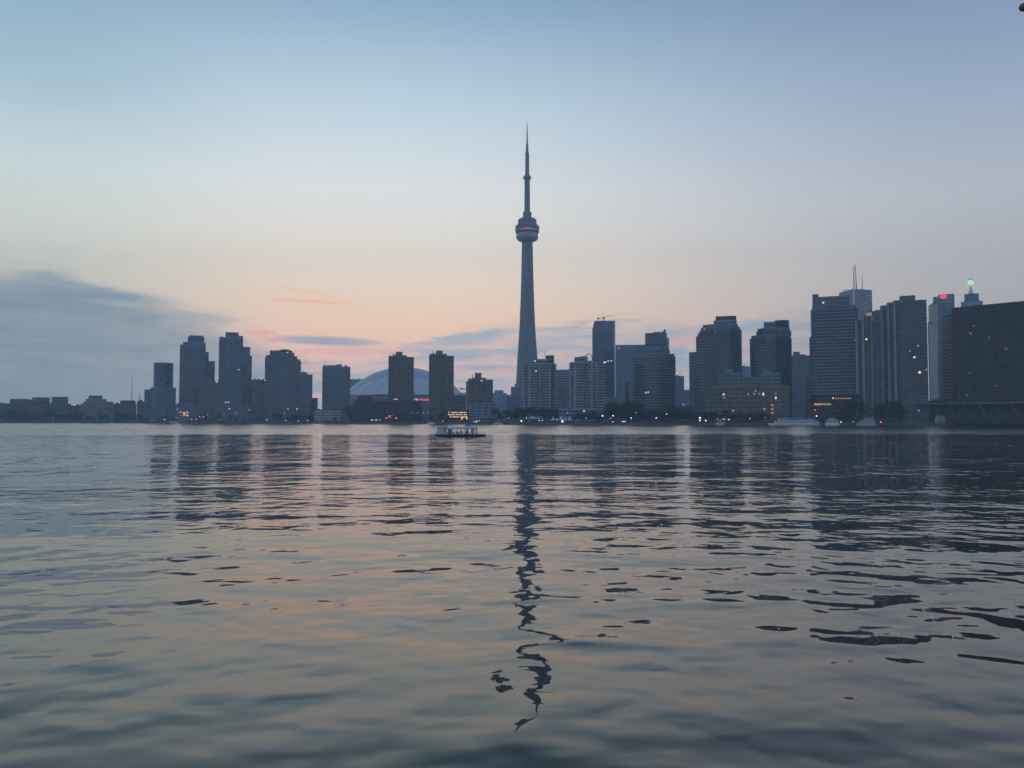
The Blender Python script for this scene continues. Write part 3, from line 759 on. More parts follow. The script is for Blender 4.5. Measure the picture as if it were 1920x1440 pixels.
tower('lit_pavilion', 'waterfront restaurant with three rows of brightly lit windows behind the tour boat', [
    ('wall', 'rect', 838, 879, 770.5, 880, 16, 'dark_brown', None, E), ('roof', 'rect', 836.5, 880, 769.3, 879, 18, 'dark_roof', None, dict(yb=770.6))],
    lit=[(841.5 + (k % 12) * 3.0, 773.3 + (k // 12) * 4.2, 880, ('warm', 'warm', 'orange', 'warm', 'warm')[k * 7 % 5], 1.25, 1.0) for k in range(36) if k % 12 not in ((1,) if k < 12 else (0,) if k > 23 else ())]
    + [(866, 784.5, 879.6, 'warm', 1.2, 2.4), (875.5, 784.5, 879.6, 'warm', 1.2, 2.4), (870.7, 782.6, 879.6, 'orange', 4.4, 0.8), (861, 790, 879.6, 'red', 1.4, 1.4)], cat='restaurant')
tower('columned_building', 'low pale building with tall white columns at the foot of the shortest slab tower', [
    ('wall', 'rect', 881, 930, 756, 925, 20, 'slate_blue', 'band', dict(st=dict(fin=7.0, fin_mat='offwhite', top=.5)))], cat='building')
low('boathouse', 'long low shed with a pale flat roof right of the lit restaurant', 897, 931, 782.5, 872, 12, 'slate', 'band', extra=[('roof', 'rect', 896, 932, 781.6, 870, 15, 'offwhite', None, dict(yb=782.8))], ex=dict(st=dict(top=.3)), cat='shed')
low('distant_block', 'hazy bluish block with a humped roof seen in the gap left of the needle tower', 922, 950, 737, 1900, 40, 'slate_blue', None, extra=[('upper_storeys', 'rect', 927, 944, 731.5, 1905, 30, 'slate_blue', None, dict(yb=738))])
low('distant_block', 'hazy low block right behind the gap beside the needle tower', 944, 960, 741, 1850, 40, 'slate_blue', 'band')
tower('stepped_block', 'stepped block hugging the left foot of the needle tower', [
    ('wall', 'rect', 958, 975, 725, 1200, 40, 'slate_blue', 'band', E), ('upper_storeys', 'rect', 965, 974.8, 720, 1206, 30, 'slate_blue', None, dict(yb=726)), ('wing', 'rect', 950, 986, 744, 1180, 20, 'slate', 'panes', E)], cat='office block')

# --- pair of pale condominiums with stacked balconies
st_c = dict(bay=4.4, bal=1.6, bal_every=3, fin=13.2, fw=1.3, fd=2.0, fin_mat='concrete_light', wf=.9, wh=2.3, sill=.1)
r1 = tower('balcony_tower', 'pale condominium with stacked balconies and round glass rooftop, at the foot of the needle tower', [
    ('wall', 'ch', 984, 1040, 681, 862, 26, 'concrete', 'balcgap', dict(rail='concrete_light', st=dict(st_c))),
    ('side_wing', 'rect', 1034, 1042.5, 697, 868, 24, 'concrete_dark', 'balc', dict(rail='rail')),
    ('upper_storeys', 'ch', 1003, 1034, 673, 868, 16, 'slate_blue', 'band', dict(yb=682)),
    ('rooftop_drum', 'oval', 1023, 1039, 666, 869, 0, 'blue_glass_light', 'curtain', dict(yb=682, pane='pane_blue', st=dict(top=.5))),
    ('roof_frame', 'rect', 990, 1007, 669.2, 868, 10, 'concrete_light', None, dict(yb=670.6)),
    ('roof_column', 'rect', 996.5, 998, 667.5, 869, 2, 'concrete_light', None, dict(yb=682)),
    ('roof_column', 'rect', 1004.5, 1006, 669, 869, 2, 'concrete_light', None, dict(yb=682)),
    ], lit=[(1003, 677, 867, 'cool'), (1005, 696, 861.5, 'cool')])
x_, z_ = P(1020, 673, 872); q = MB(); q.bar((0, 0, 0), (1.0, 0, 9), .22, 5); child(r1, 'rooftop_mast', q, 'metal', x_, 872, z_)
r2 = tower('balcony_tower', 'pale condominium with stacked balconies and pointed roof arch, in front of the crane tower', [
    ('wall', 'ch', 1071, 1117, 678.5, 842, 26, 'concrete', 'balcgap', dict(rail='concrete_light', st=dict(st_c))),
    ('wall', 'rect', 1108, 1130, 680, 846, 24, 'concrete_dark', 'balc', dict(rail='rail', st=dict(bal=2.0))),
    ('upper_storeys', 'rect', 1077, 1098, 669.5, 848, 14, 'slate_blue', 'band', dict(yb=679)),
    ], lit=[(1133, 679.5, 843, 'cool', 1.6, 1.6)])
# the pointed arch on its roof
x0_, zb_ = P(1096, 678, 847); x1_, _ = P(1110, 678, 847); zt_ = P(1105, 662.5, 847)[1]
q = MB(); wd = x1_ - x0_; hh = zt_ - zb_
q.prism([(0, 0), (wd * .45, 0), (wd * .45, 8), (0, 8)], 0, hh * .62); q.build('roof_gable', M['concrete'], r2, (x0_ - r2.location[0], 847 - r2.location[1], zb_ - r2.location[2]))
q = MB(); q.bar((0, 0, hh * .62), (wd * .62, 0, hh), .5, 5); q.bar((wd * .62, 0, hh), (wd, 0, hh * .7), .5, 5); q.bar((wd, 0, hh * .7), (wd * 1.05, 0, 0), .5, 5)
q.bar((-wd * .9, 0, hh * .52), (wd * .02, 0, hh * .64), .5, 5)
q.build('roof_arch', M['concrete_light'], r2, (x0_ - r2.location[0], 848 - r2.location[1], zb_ - r2.location[2]))
low('office_block', 'bluish block filling the gap between the two balcony condominiums', 1039, 1074, 693, 1080, 34, 'slate_blue', 'band')
low('podium_block', 'low block with a pale flat roof at the foot of the arched balcony tower', 1048, 1118, 768, 815, 16, 'slate_blue', 'band', ex=dict(st=dict(top=.6)), extra=[('roof', 'rect', 1047, 1119, 767, 813, 20, 'offwhite', None, dict(yb=768.2))], lit=[(1095, 771, 814.8, 'cool', 1.8, 1.1)], cat='building')
low('mural_block', 'small block with a rusty red wall patch between the two balcony condominiums', 1042, 1062, 722, 980, 24, 'slate', 'panes', extra=[('painted_wall', 'rect', 1043, 1056, 723.5, 979.5, .4, 'brick', None, dict(yb=738))], cat='building')

# --- chamfered glass tower under construction, with its crane
D_ = 1300.0
xg0, zg0 = P(1110.5, 617, D_); xg1, _ = P(1115, 602, D_); xg2, zt = P(1153.5, 601.5, D_)
gt = thing('glass_tower', 'tall slim blue glass tower with a cut corner, a crane on its roof', 'tower', ((xg0 + xg2) / 2, D_ + 18, GZ))
ox, oy = gt.location[0], gt.location[1]
def lc(x, y): return (x - ox, y - oy)
mb = MB()
for (y0, y1) in ((D_, D_ + 36),):
    fr = [(xg0, GZ), (xg2, GZ), (xg2, zt), (xg1, zt), (xg0, zg0)]
    i = len(mb.v)
    mb.v += [(x - ox, y0 - oy, z - GZ) for x, z in fr] + [(x * y1 / y0 - ox, y1 - oy, z - GZ) for x, z in fr]
    n = 5; mb.f.append(tuple(range(i, i + n))); mb.f.append(tuple(range(i + 2 * n - 1, i + n - 1, -1)))
    for k in range(n): j = (k + 1) % n; mb.f.append((i + k, i + n + k, i + n + j, i + j))
mb.build('wall', M['blue_glass'], gt)
loc_ = [lc(xg0, D_), lc(xg2 - 3, D_), lc((xg2 - 3) * 1.028, D_ + 36), lc(xg0 * 1.028, D_ + 36)]
wn_, mi_, _b = facade(loc_, KINDS['curtain']); wme = two_mats(wn_.mesh('window_row', M['pane_blue']), 'pane_blue', 'blue_glass', mi_)
for k in range(int((zg0 - GZ) / 3.8) - 1): link('window_row', wme, gt, (0, 0, 1 + k * 3.8))
mb = MB(); mb.box(-1.2, 1.2, -1.2, 1.2, 0, zt - GZ - 1); child(gt, 'corner_pier', mb, 'offwhite', xg2 - 1.4, D_ + .3, GZ)
for (px, py) in ((1136, 679), (1140.5, 677), (1146, 676.5)):
    x, z = P(px, py, D_); q = MB(); q.box(-1.3, 1.3, -.3, .2, -.8, .8); child(gt, 'lit_window', q, 'cool', x, D_ - .1, z)
cx_, cz_ = P(1131.5, 601.8, D_ + 18); ct_ = P(1131.5, 587.5, D_ + 18)[1]; cj_ = P(1131.5, 595.5, D_ + 18)[1]
cr = thing('tower_crane', 'small tower crane with a raised jib on the roof of the slim glass tower', 'crane', (cx_, D_ + 18, cz_))
q = MB(); q.box(-.7, .7, -.7, .7, 0, cj_ - cz_ + .5); q.build('mast', M['metal_dark'], cr)
q = MB(); q.bar((0, 0, cj_ - cz_), (-1, 0, ct_ - cz_), .35, 5); q.build('cat_head', M['metal_dark'], cr)
xe_, ze_ = P(1154.3, 590.3, D_ + 18); xl_, zl_ = P(1120.5, 596.8, D_ + 18)
q = MB(); q.bar((0, 0, cj_ - cz_), (xe_ - cx_, 0, ze_ - cz_), .45, 5, .25); q.build('jib', M['metal_dark'], cr)
q = MB(); q.bar((0, 0, cj_ - cz_), (xl_ - cx_, 0, zl_ - cz_), .5, 5); q.build('counter_jib', M['metal_dark'], cr)
q = MB(); q.box(-1.6, 1.6, -1, 1, -1.6, .8); q.build('counterweight', M['concrete_dark'], cr, (xl_ - cx_ + 1, 0, zl_ - cz_))
q = MB(); q.box(-.4, 1.5, -1, 1, -1.4, 1.0); q.build('cab', M['brick'], cr, (0.6, -1.4, cj_ - cz_ - .5))
q = MB(); q.bar((-.7, 0, ct_ - cz_), ((xe_ - cx_) * .75, 0, (cj_ - cz_) + (ze_ - cj_) * .75), .08, 4); q.bar((-.7, 0, ct_ - cz_), (xl_ - cx_, 0, zl_ - cz_), .08, 4); q.build('tie_cable', M['metal_dark'], cr)

gs = tower('office_tower', 'broad flat glass office tower with dark top band and small red sign', [
    ('wall', 'rect', 1154.5, 1213, 659.5, 1230, 40, 'blue_glass_light', 'curtain', dict(pane='pane_blue', st=dict(wf=.6, wh=2.2))),
    ('top_band', 'rect', 1154.2, 1213.5, 646.5, 1229, 42, 'slate', None, dict(yb=660)),
    ('corner_pier', 'rect', 1154.2, 1161, 660, 1229.6, 4, 'slate', 'small', E)], lit=[(1160.5, 652.5, 1228.8, 'red_dim', 5.5, 3.2)])
ob = tower('office_tower', 'blue glass office block with small roof spike, rising behind the curved balcony tower', [
    ('wall', 'rect', 1209.5, 1250, 624, 1160, 36, 'blue_glass', 'curtain', dict(pane='pane_blue')),
    ('top_band', 'rect', 1209.3, 1250.2, 644, 1159.4, 1.0, 'dark_roof', None, dict(yb=648)),
    ('plant_room', 'rect', 1226, 1238, 622.4, 1166, 14, 'slate', None, dict(yb=625)),
    ('spike', 'rect', 1244.5, 1248, 617.5, 1163, 3, 'dark_roof', None, dict(yb=625)),
    ('side_strip', 'rect', 1250.3, 1254.5, 633, 1166, 20, 'offwhite', None, E)])
tower('curved_tower', 'broad curved tower wrapped in balcony bands, in front of the blue glass office block', [
    ('wall', 'bow', 1190.5, 1265, 662.5, 850, 34, 'slate', 'balc', dict(rail='rail_dark', st=dict(bay=4, bal=1.3))),
    ('side_wing', 'rect', 1185, 1193, 664.5, 864, 24, 'concrete', 'small', E),
    ('setback', 'bow', 1200, 1254, 651, 864, 20, 'slate_blue', 'balc', dict(yb=663, rail='rail_dark'))],
    lit=[(1211, 736.5, 852.5, 'warm'), (1215.5, 735.5, 851.5, 'cool')])
q = MB(); q.lathe([(1.9, 0), (1.5, P(1176, 716.5, 800)[1] - GZ), (1.2, P(1176, 716.5, 800)[1] - GZ), (1.2, P(1176, 716.5, 800)[1] - GZ - 2)], 14)
o = q.build('smokestack', M['dark_brown'], None, (P(1175.7, 716, 800)[0], 800, GZ), smooth=True); tag(o, 'tall thin dark brick chimney standing alone in front of the pale glass office tower', 'chimney')
low('distant_block', 'hazy grey block in the gap right of the curved balcony tower', 1263, 1282.5, 705, 1250, 34, 'slate_blue', 'small')
low('distant_block', 'low hazy block at the bottom of the gap left of the right-hand towers', 1281, 1294, 732, 1400, 34, 'slate_blue', 'band')
low('shed', 'long low pale-roofed shed behind the quay trees left of the right-hand towers', 1262, 1322, 762, 830, 20, 'slate', 'band', extra=[('roof', 'rect', 1261, 1323, 760.6, 828, 24, 'slate_blue', None, dict(yb=762.3))], ex=dict(st=dict(top=.4)), lit=[(1281.5, 758.5, 826, 'orange'), (1298.3, 764, 829.8, 'orange'), (1298, 769, 829.8, 'warm_dim')])

# --- twin towers of the middle right
tower('rounded_tower', 'large dark rounded tower with a dark box crown and jagged balconies on its right edge', [
    ('wall', 'bow', 1313.5, 1388, 612, 800, 36, 'slate', 'balc', dict(rail='rail_glass', st=dict(bay=4, bal=1.7))),
    ('upper_storeys', 'ch', 1317, 1384, 607.5, 812, 22, 'slate', 'band', dict(yb=613)),
    ('crown', 'ch', 1338, 1381.5, 599.5, 814, 18, 'slate_blue', 'band', dict(yb=609)),
    ('crown', 'rect', 1342, 1380.5, 592.6, 816, 14, 'dark_roof', None, dict(yb=600)),
    ('side_wing', 'rect', 1292, 1315, 660, 812, 24, 'concrete', 'balcgap', dict(rail='rail_dark')),
    ('side_wing', 'rect', 1308, 1315.5, 625, 810, 24, 'slate', 'balc', dict(rail='rail_dark', st=dict(bal=1.8)))],
    lit=[(1342, 622.5, 801, 'warm'), (1321, 617.5, 806, 'warm_dim'), (1349.5, 617, 801.5, 'warm_dim')])
tower('rounded_tower', 'dark rounded tower with stepped left shoulder and a pale glass box in its crown', [
    ('wall', 'bow', 1408, 1481.5, 627, 790, 36, 'slate', 'balc', dict(rail='rail_glass', st=dict(bay=4, bal=1.7))),
    ('upper_storeys', 'ch', 1420, 1481, 614.5, 801, 24, 'slate', 'balc', dict(yb=628, rail='rail_glass')),
    ('crown', 'rect', 1432, 1455, 603.5, 804, 16, 'blue_glass_light', 'curtain', dict(yb=615, pane='pane_blue')),
    ('crown', 'bow', 1452.5, 1479.5, 600, 802, 20, 'dark_roof', None, dict(yb=615))],
    lit=[(1424.5, 646.8, 794, 'warm'), (1443, 650.5, 791, 'warm', 3.4, 1.3), (1452.5, 637, 791, 'warm_dim')])
low('apartment_block', 'hazy dark block with reddish roof box, left of the tall dark blue tower', 1479, 1519, 667, 1000, 34, 'slate', 'small', extra=[('penthouse', 'rect', 1487, 1499.5, 659.5, 1006, 14, 'brick', None, dict(yb=668)), ('penthouse', 'rect', 1498, 1511, 664.5, 1005, 14, 'slate', None, dict(yb=668))])
low('apartment_block', 'pale low block at the left foot of the tall dark tower', 1508, 1524, 707, 780, 20, 'concrete', 'panes')
low('apartment_block', 'blank plain block seen between the two rounded towers', 1388, 1410, 688, 960, 30, 'slate_blue', 'small')
tower('terminal_building', 'wide pale terminal building with green glass top storeys, below the two dark rounded towers', [
    ('wall', 'rect', 1322, 1480, 723.5, 745, 30, 'brown', 'panes', dict(st=dict(bay=4.0, wf=.7, wh=2.3, fh=4.1))),
    ('glass_storeys', 'rect', 1346, 1389, 699, 752, 22, 'green_glass', 'band', dict(yb=724, st=dict(fh=3.6))),
    ('glass_storeys', 'rect', 1393, 1424, 706, 754, 22, 'green_glass', 'band', dict(yb=724, st=dict(fh=3.6))),
    ('glass_storeys', 'rect', 1424, 1463, 699, 751, 22, 'green_glass', 'band', dict(yb=724, st=dict(fh=3.6))),
    ('penthouse', 'ch', 1359, 1376, 692, 757, 14, 'green_glass', None, dict(yb=700)),
    ('penthouse', 'ch', 1430, 1450, 693, 756, 14, 'green_glass', None, dict(yb=700)),
    ('penthouse', 'rect', 1392, 1408, 687.5, 760, 14, 'slate_blue', None, dict(yb=707)),
    ('brick_bay', 'rect', 1423, 1465, 757, 743.6, 2, 'brick', 'panes', dict(st=dict(bay=3.4, top=.5)))],
    lit=[(1357, 739.5, 744.8, 'warm'), (1357.5, 746, 744.8, 'warm_dim'), (1403, 739, 744.8, 'warm_dim'), (1414, 738.5, 744.8, 'warm_dim'), (1417, 733, 744.8, 'warm_dim'), (1431.3, 739, 744.8, 'warm', 1.4, 2.4), (1424, 738, 744.8, 'warm_dim'), (1454.5, 738, 744.8, 'warm_dim'), (1454.6, 746, 744.8, 'warm', 1.4, 2.2), (1448, 760, 743.3, 'orange'), (1448, 767, 743.3, 'orange'), (1448, 774, 743.3, 'orange'), (1433, 767, 743.3, 'orange'), (1375, 770, 743.3, 'warm_dim'), (1411, 776, 743.3, 'warm_dim'), (1417, 777, 743.3, 'warm_dim')] +
        [(1325 + 5.3 * k, 786 if k % 2 else 785.4, 744.8, ('orange', 'warm_dim', 'warm', 'warm_dim')[k % 4], 1.4, 1.5) for k in range(3, 9)], cat='building')

# --- right: tall dark tower, skyscraper with masts behind it
tower('dark_tower', 'tall dark blue tower with fine balcony lines and a raised top left corner', [
    ('wall', 'rect', 1522.5, 1606, 573, 740, 34, 'slate', 'balc', dict(rail='rail_glass', st=dict(bay=4.2, bal=1.4))),
    ('upper_storeys', 'rect', 1523.5, 1592, 555.5, 744, 26, 'slate', 'band', dict(yb=574)),
    ('corner_turret', 'rect', 1523, 1534.5, 551.7, 743, 12, 'teal_glass', None, dict(yb=574)),
    ('side_wing', 'rect', 1517.5, 1524, 632.5, 752, 20, 'slate', 'small', E)],
    lit=[(1543.5, 567.5, 743, 'cool'), (1604, 638, 739.8, 'warm_dim'), (1527, 708, 739.8, 'warm_dim')])
FD = 1380.0
fx0, fz = P(1573, 545, FD); fx1, _ = P(1635, 545, FD); fc_x, _ = P(1600.5, 545, FD - 20)
fcp = thing('skyscraper', 'tall pale skyscraper with two masts on its flat roof, behind the tall dark tower', 'skyscraper', (fc_x, FD, GZ))
poly = [(fx0 * 1.016, FD + 22), (fx0 * 1.010 + 6, FD + 14), (fc_x, FD - 20), (fx1 * .994, FD - 8), (fx1 * 1.02, FD + 40), (fx0 * 1.037, FD + 50)]
section(fcp, (fc_x, FD, GZ), poly, GZ, fz, 'concrete_light', dict(KINDS['curtain'], wf=.55, wh=2.0), 'wall', 'pane_blue')
q = MB(); q.box(-1, 1, -1, 1, 0, fz - GZ - 1); q.build('corner_pier', M['white'], fcp, (0, -20.3, 0))
x_, z_ = P(1604, 545.5, FD); _, zt_ = P(1604, 498, FD)
q = MB(); q.bar((-2.6, 0, 0), (-2.6, 0, (zt_ - z_) * .96), .8, 6, .6); q.bar((2.2, 0, 0), (0.4, 0, (zt_ - z_) * .98), .8, 6, .5)
for k in range(12): q.bar((-2.6, 0, (zt_ - z_) * k / 12), (1.6, 0, (zt_ - z_) * (k + .7) / 12), .3, 4)
q.bar((0, 0, (zt_ - z_) * .9), (0, 0, zt_ - z_ + 3), .3, 4)
child(fcp, 'lattice_mast', q, 'concrete_light', x_, FD, z_)
x_, z_ = P(1617, 545.5, FD); q = MB(); q.bar((0, 0, 0), (0, 0, 18), .7, 5, .5); q.bar((0, 0, 18), (0, 0, 30), .3, 4); child(fcp, 'thin_mast', q, 'brick', x_, FD, z_)
for px in (1585, 1590, 1594, 1622, 1628):
    x_, z_ = P(px, 545.2, FD); q = MB(); q.box(-.8, .8, -.8, .8, 0, 2.4); child(fcp, 'roof_unit', q, 'slate', x_, FD + 3, z_)

tower('signed_tower', 'dark tower strip with a faint golden round emblem, between the skyscraper and the ribbed tower', [
    ('wall', 'rect', 1629, 1652, 583, 800, 24, 'green_copper', 'band', E)], lit=[(1629.6, 589.5, 798.6, 'warm_dim', 5.0, 3.6)], cat='tower')
tower('ribbed_tower', 'stepped dark tower with vertical ribs, left lower half of the ribbed pair', [
    ('wall', 'rect', 1606, 1618, 599.5, 724, 22, 'brown', 'fins', dict(rail='concrete_light')),
    ('wall', 'rect', 1618, 1634, 592, 721, 24, 'brown', 'fins', dict(rail='concrete_light')),
    ('wall', 'rect', 1634, 1653, 600, 719, 24, 'concrete_dark', 'fins', dict(rail='rail_dark'))],
    lit=[(1624.5, 636, 719.4, 'warm')])
tower('ribbed_tower', 'taller dark tower with pale vertical ribs stepping up to a green-black box top', [
    ('wall', 'rect', 1652.5, 1665, 572.5, 719, 30, 'brown', 'fins', dict(rail='concrete_light')),
    ('wall', 'rect', 1665, 1677, 567, 715, 32, 'brown', 'fins', dict(rail='concrete_light')),
    ('wall', 'rect', 1677, 1689, 563, 711, 34, 'brown', 'fins', dict(rail='concrete_light')),
    ('wall', 'rect', 1689, 1737, 566, 707, 34, 'concrete_dark', 'slab', dict(st=dict(bay=3.2, wf=.66))),
    ('crown', 'rect', 1687, 1716, 554.2, 712, 26, 'green_copper', None, dict(yb=567)),
    ('crown', 'rect', 1715.5, 1737, 562.3, 709, 26, 'green_copper', None, dict(yb=567))],
    lit=[(1721.5, 648.3, 706.8, 'warm_dim'), (1714.6, 669.8, 706.8, 'warm'), (1724.3, 698, 706.8, 'warm', 1.9, 1.9), (1737, 693, 706.8, 'warm_dim'), (1706, 658, 706.8, 'orange', 1, 1), (1723, 770, 706.8, 'warm_dim')])
tower('signed_skyscraper', 'pale bluish skyscraper with a glowing round red sign at the top', [
    ('wall', 'rect', 1758.5, 1789.5, 565, 1300, 36, 'blue_glass_light', 'curtain', dict(pane='pane_blue')),
    ('crown', 'ch', 1758.5, 1789.5, 551.5, 1302, 30, 'slate', None, dict(yb=565.5)),
    ('crown', 'rect', 1749.5, 1758.3, 556.5, 1306, 26, 'slate', None, dict(yb=566))], cat='skyscraper')
root_ = bpy.data.objects['signed_skyscraper']
x_, z_ = P(1769, 556, 1301); q = MB(); q.lathe([(.01, 0), (5.0, 0), (5.4, 1.2)], 18)
q.v = [(x, -z, y * .75) for x, y, z in q.v]; UM[0] = P(1774, 760, 1.0)[0]; x_, y_ = frame(1300.5)[0](1769, 556, -0.8); z_ = P(1769, 556, y_)[1]
rs_ = child(root_, 'round_sign', q, 'red', x_, y_, z_); rs_.rotation_euler = (0, 0, -math.atan(UM[0]))
xa_ = P(1740.5, 566, 1390)[0]; xb_ = P(1758.8, 566, 1303)[0]; zt_ = P(1750, 566, 1340)[1]; L_ = root_.location
q = MB(); q.prism([(x - L_[0], y - L_[1]) for x, y in ((xa_, 1390), (xb_, 1303), (xb_ * 1.07, 1395))], 0, zt_ - GZ); q.build('west_wall', M['concrete_light'], root_)
tower('light_tower', 'pale narrow slab with two light edges, between the ribbed tower and huge dark slab', [
    ('wall', 'slant', 1741.5, 1758, 604.5, 860, 50, 'concrete_light', 'small', dict(st=dict(bay=5, wf=.3))), ('pier', 'rect', 1739.5, 1742, 604, 895, 6, 'concrete_light', None, E), ('pier', 'rect', 1756, 1758.5, 604, 857, 4, 'concrete_light', None, E),
    ('side_wing', 'rect', 1758.5, 1768, 596, 862, 20, 'slate_blue', 'small', E)])
gr = tower('signed_skyscraper', 'stepped grey skyscraper carrying a green lit globe on a short lit mast', [
    ('wall', 'rect', 1801.5, 1842.5, 565, 1250, 36, 'slate_blue', None, E),
    ('upper_storeys', 'rect', 1808, 1835, 550.6, 1254, 26, 'slate_blue', 'curtain', dict(yb=566, pane='pane_blue'))], cat='skyscraper')
x_, z_ = P(1820.3, 550.6, 1262); _, zt_ = P(1820.3, 531, 1262)
q = MB(); q.lathe([(4.0, 0), (3.0, 4), (1.6, 7.5), (1.1, zt_ - z_ - 5)], 10); child(gr, 'lit_mast', q, 'white', x_, 1262, z_)
q = MB(); q.ball((0, 0, 0), 4.3, 16, 10, .95); g_ = child(gr, 'globe', q, 'green', x_, 1262, zt_ + 1)
q = MB(); q.lathe([(3.2, 0), (2.8, 1.2), (.1, 1.8)], 12); child(gr, 'globe_cap', q, 'white', x_, 1262, zt_ + 5.6)
# huge dark slab at the right edge: its front runs obliquely towards us
px_d = [(1767, 597, 716), (1786, 577, 690), (1842, 572.3, 668), (2030, 557, 620)]
pts_w = [(P(px, py, D)[0], D, P(px, py, D)[1]) for px, py, D in px_d]
hs = thing('huge_slab', 'huge dark brown apartment slab running off the right edge, on a podium with slanted struts', 'apartment slab', (pts_w[1][0] + 40, 680, GZ))
hL = hs.location
p0, p1, p2, p3 = pts_w
# the roof is level; it appears to rise because the slab comes nearer
HZ = P(1786, 577, 690)[1]
section(hs, tuple(hL), [(p0[0], p0[1]), (p1[0], p1[1] + 1), (p1[0] + 16, p1[1] + 34), (p0[0] * 1.034, p0[1] * 1.034)], GZ, P(1767, 594, 716)[1], 'dark_brown', dict(KINDS['slab'], bal=1.2), 'wall', 'pane_brown', 'rail_dark')
section(hs, tuple(hL), [(p1[0], p1[1]), (p3[0], p3[1]), (p3[0] + 24, p3[1] + 34), (p1[0] + 22, p1[1] + 34)], GZ, HZ, 'dark_brown', dict(KINDS['slab'], bay=3.9, bal=0.9, wf=.8, wh=1.9, sill=.4, top=5.5, fin=15.6, fw=.8, fd=1.2, fin_edges=(0,)), 'wall', 'pane_brown', 'dark_brown')
dirv = Vector((p3[0] - p1[0], p3[1] - p1[1])).normalized(); nrm = Vector((dirv.y, -dirv.x))
a0_ = Vector((p1[0], p1[1])) + nrm * 22 - dirv * 26; a1_ = Vector((p3[0], p3[1])) + nrm * 22
zp = P(1840, 754, 660)[1]
pd = [tuple(a0_ + nrm * 0 ), tuple(a1_), tuple(a1_ - nrm * 20), tuple(a0_ - nrm * 20)]
q = MB(); q.prism([(x - hL[0], y - hL[1]) for x, y in pd], zp - GZ - 1.6, zp - GZ); q.build('podium_roof', M['brown'], hs)
pd2 = [tuple(a0_ - nrm * 8), tuple(a1_ - nrm * 8), tuple(a1_ - nrm * 20), tuple(a0_ - nrm * 20)]
q = MB(); q.prism([(x - hL[0], y - hL[1]) for x, y in pd2], 0, zp - GZ - 1.7); q.build('podium', M['dark_brown'], hs)
for k in range(11):
    b0 = a0_ + dirv * (6 + k * 11.5) - nrm * .6; b1 = b0 + dirv * 5.5 + nrm * 1.0
    q = MB(); q.bar((b0.x - hL[0], b0.y - hL[1], zp - GZ - 1.8), (b1.x - hL[0], b1.y - hL[1], 4), .38, 5); q.build('strut', M['concrete_dark'], hs)
for (px, py, mt) in ((1821, 625, 'faint'), (1823, 626, 'faint'), (1856, 633, 'faint'), (1887, 654, 'faint'), (1818, 699, 'faint'), (1867, 723, 'faint'), (1828, 611, 'faint'), (1812, 741, 'faint')):
    u = (px - 960) / 1500 / CT
    # where the ray meets the front plane
    tt = (p1[0] - u * p1[1]) / (u * dirv.y - dirv.x); X = p1[0] + dirv.x * tt; Y = p1[1] + dirv.y * tt
    z = P(px, py, Y)[1]; q = MB(); q.box(-.8, .8, -.7, .7, -.6, .6); q.build('lit_window', M[mt], hs, (X - hL[0], Y - hL[1] - .6, z - GZ))

tower('waterfront_building', 'low dark building with orange lit windows at the foot of the tall blue tower', [
    ('wall', 'rect', 1518, 1612, 741, 722, 16, 'dark_brown', 'band', dict(pane='pane_brown')),
    ('roof', 'rect', 1517, 1613, 739.8, 720, 20, 'dark_roof', None, dict(yb=741.2))],
    lit=[(1528 + 3.2 * k, 758, 721.6, 'orange' if k < 4 else 'warm_dim', 1.4, 1.6) for k in range(10)] + [(1562, 746.5, 721.6, 'warm', 1.2, 1.2)] + [(1568 + 4.4 * k, 747, 721.6, 'warm_dim', 1.3, 1.2) for k in range(7)] + [(1528, 769, 721.6, 'orange', 1.2, 1.2), (1571, 769, 721.6, 'warm_dim'), (1577, 769, 721.6, 'warm_dim')], cat='building')

# --- hazy filler blocks far behind the gaps (nobody could name them, but they close the skyline)
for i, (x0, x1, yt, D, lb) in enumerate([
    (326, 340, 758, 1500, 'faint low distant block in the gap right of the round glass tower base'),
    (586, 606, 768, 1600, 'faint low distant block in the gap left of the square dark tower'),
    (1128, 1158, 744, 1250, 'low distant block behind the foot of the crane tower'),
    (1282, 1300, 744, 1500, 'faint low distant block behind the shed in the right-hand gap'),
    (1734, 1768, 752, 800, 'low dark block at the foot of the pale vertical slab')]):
    low('distant_block', lb, x0, x1, yt, D, 30, 'slate_blue' if i < 4 else 'dark_brown', 'band')

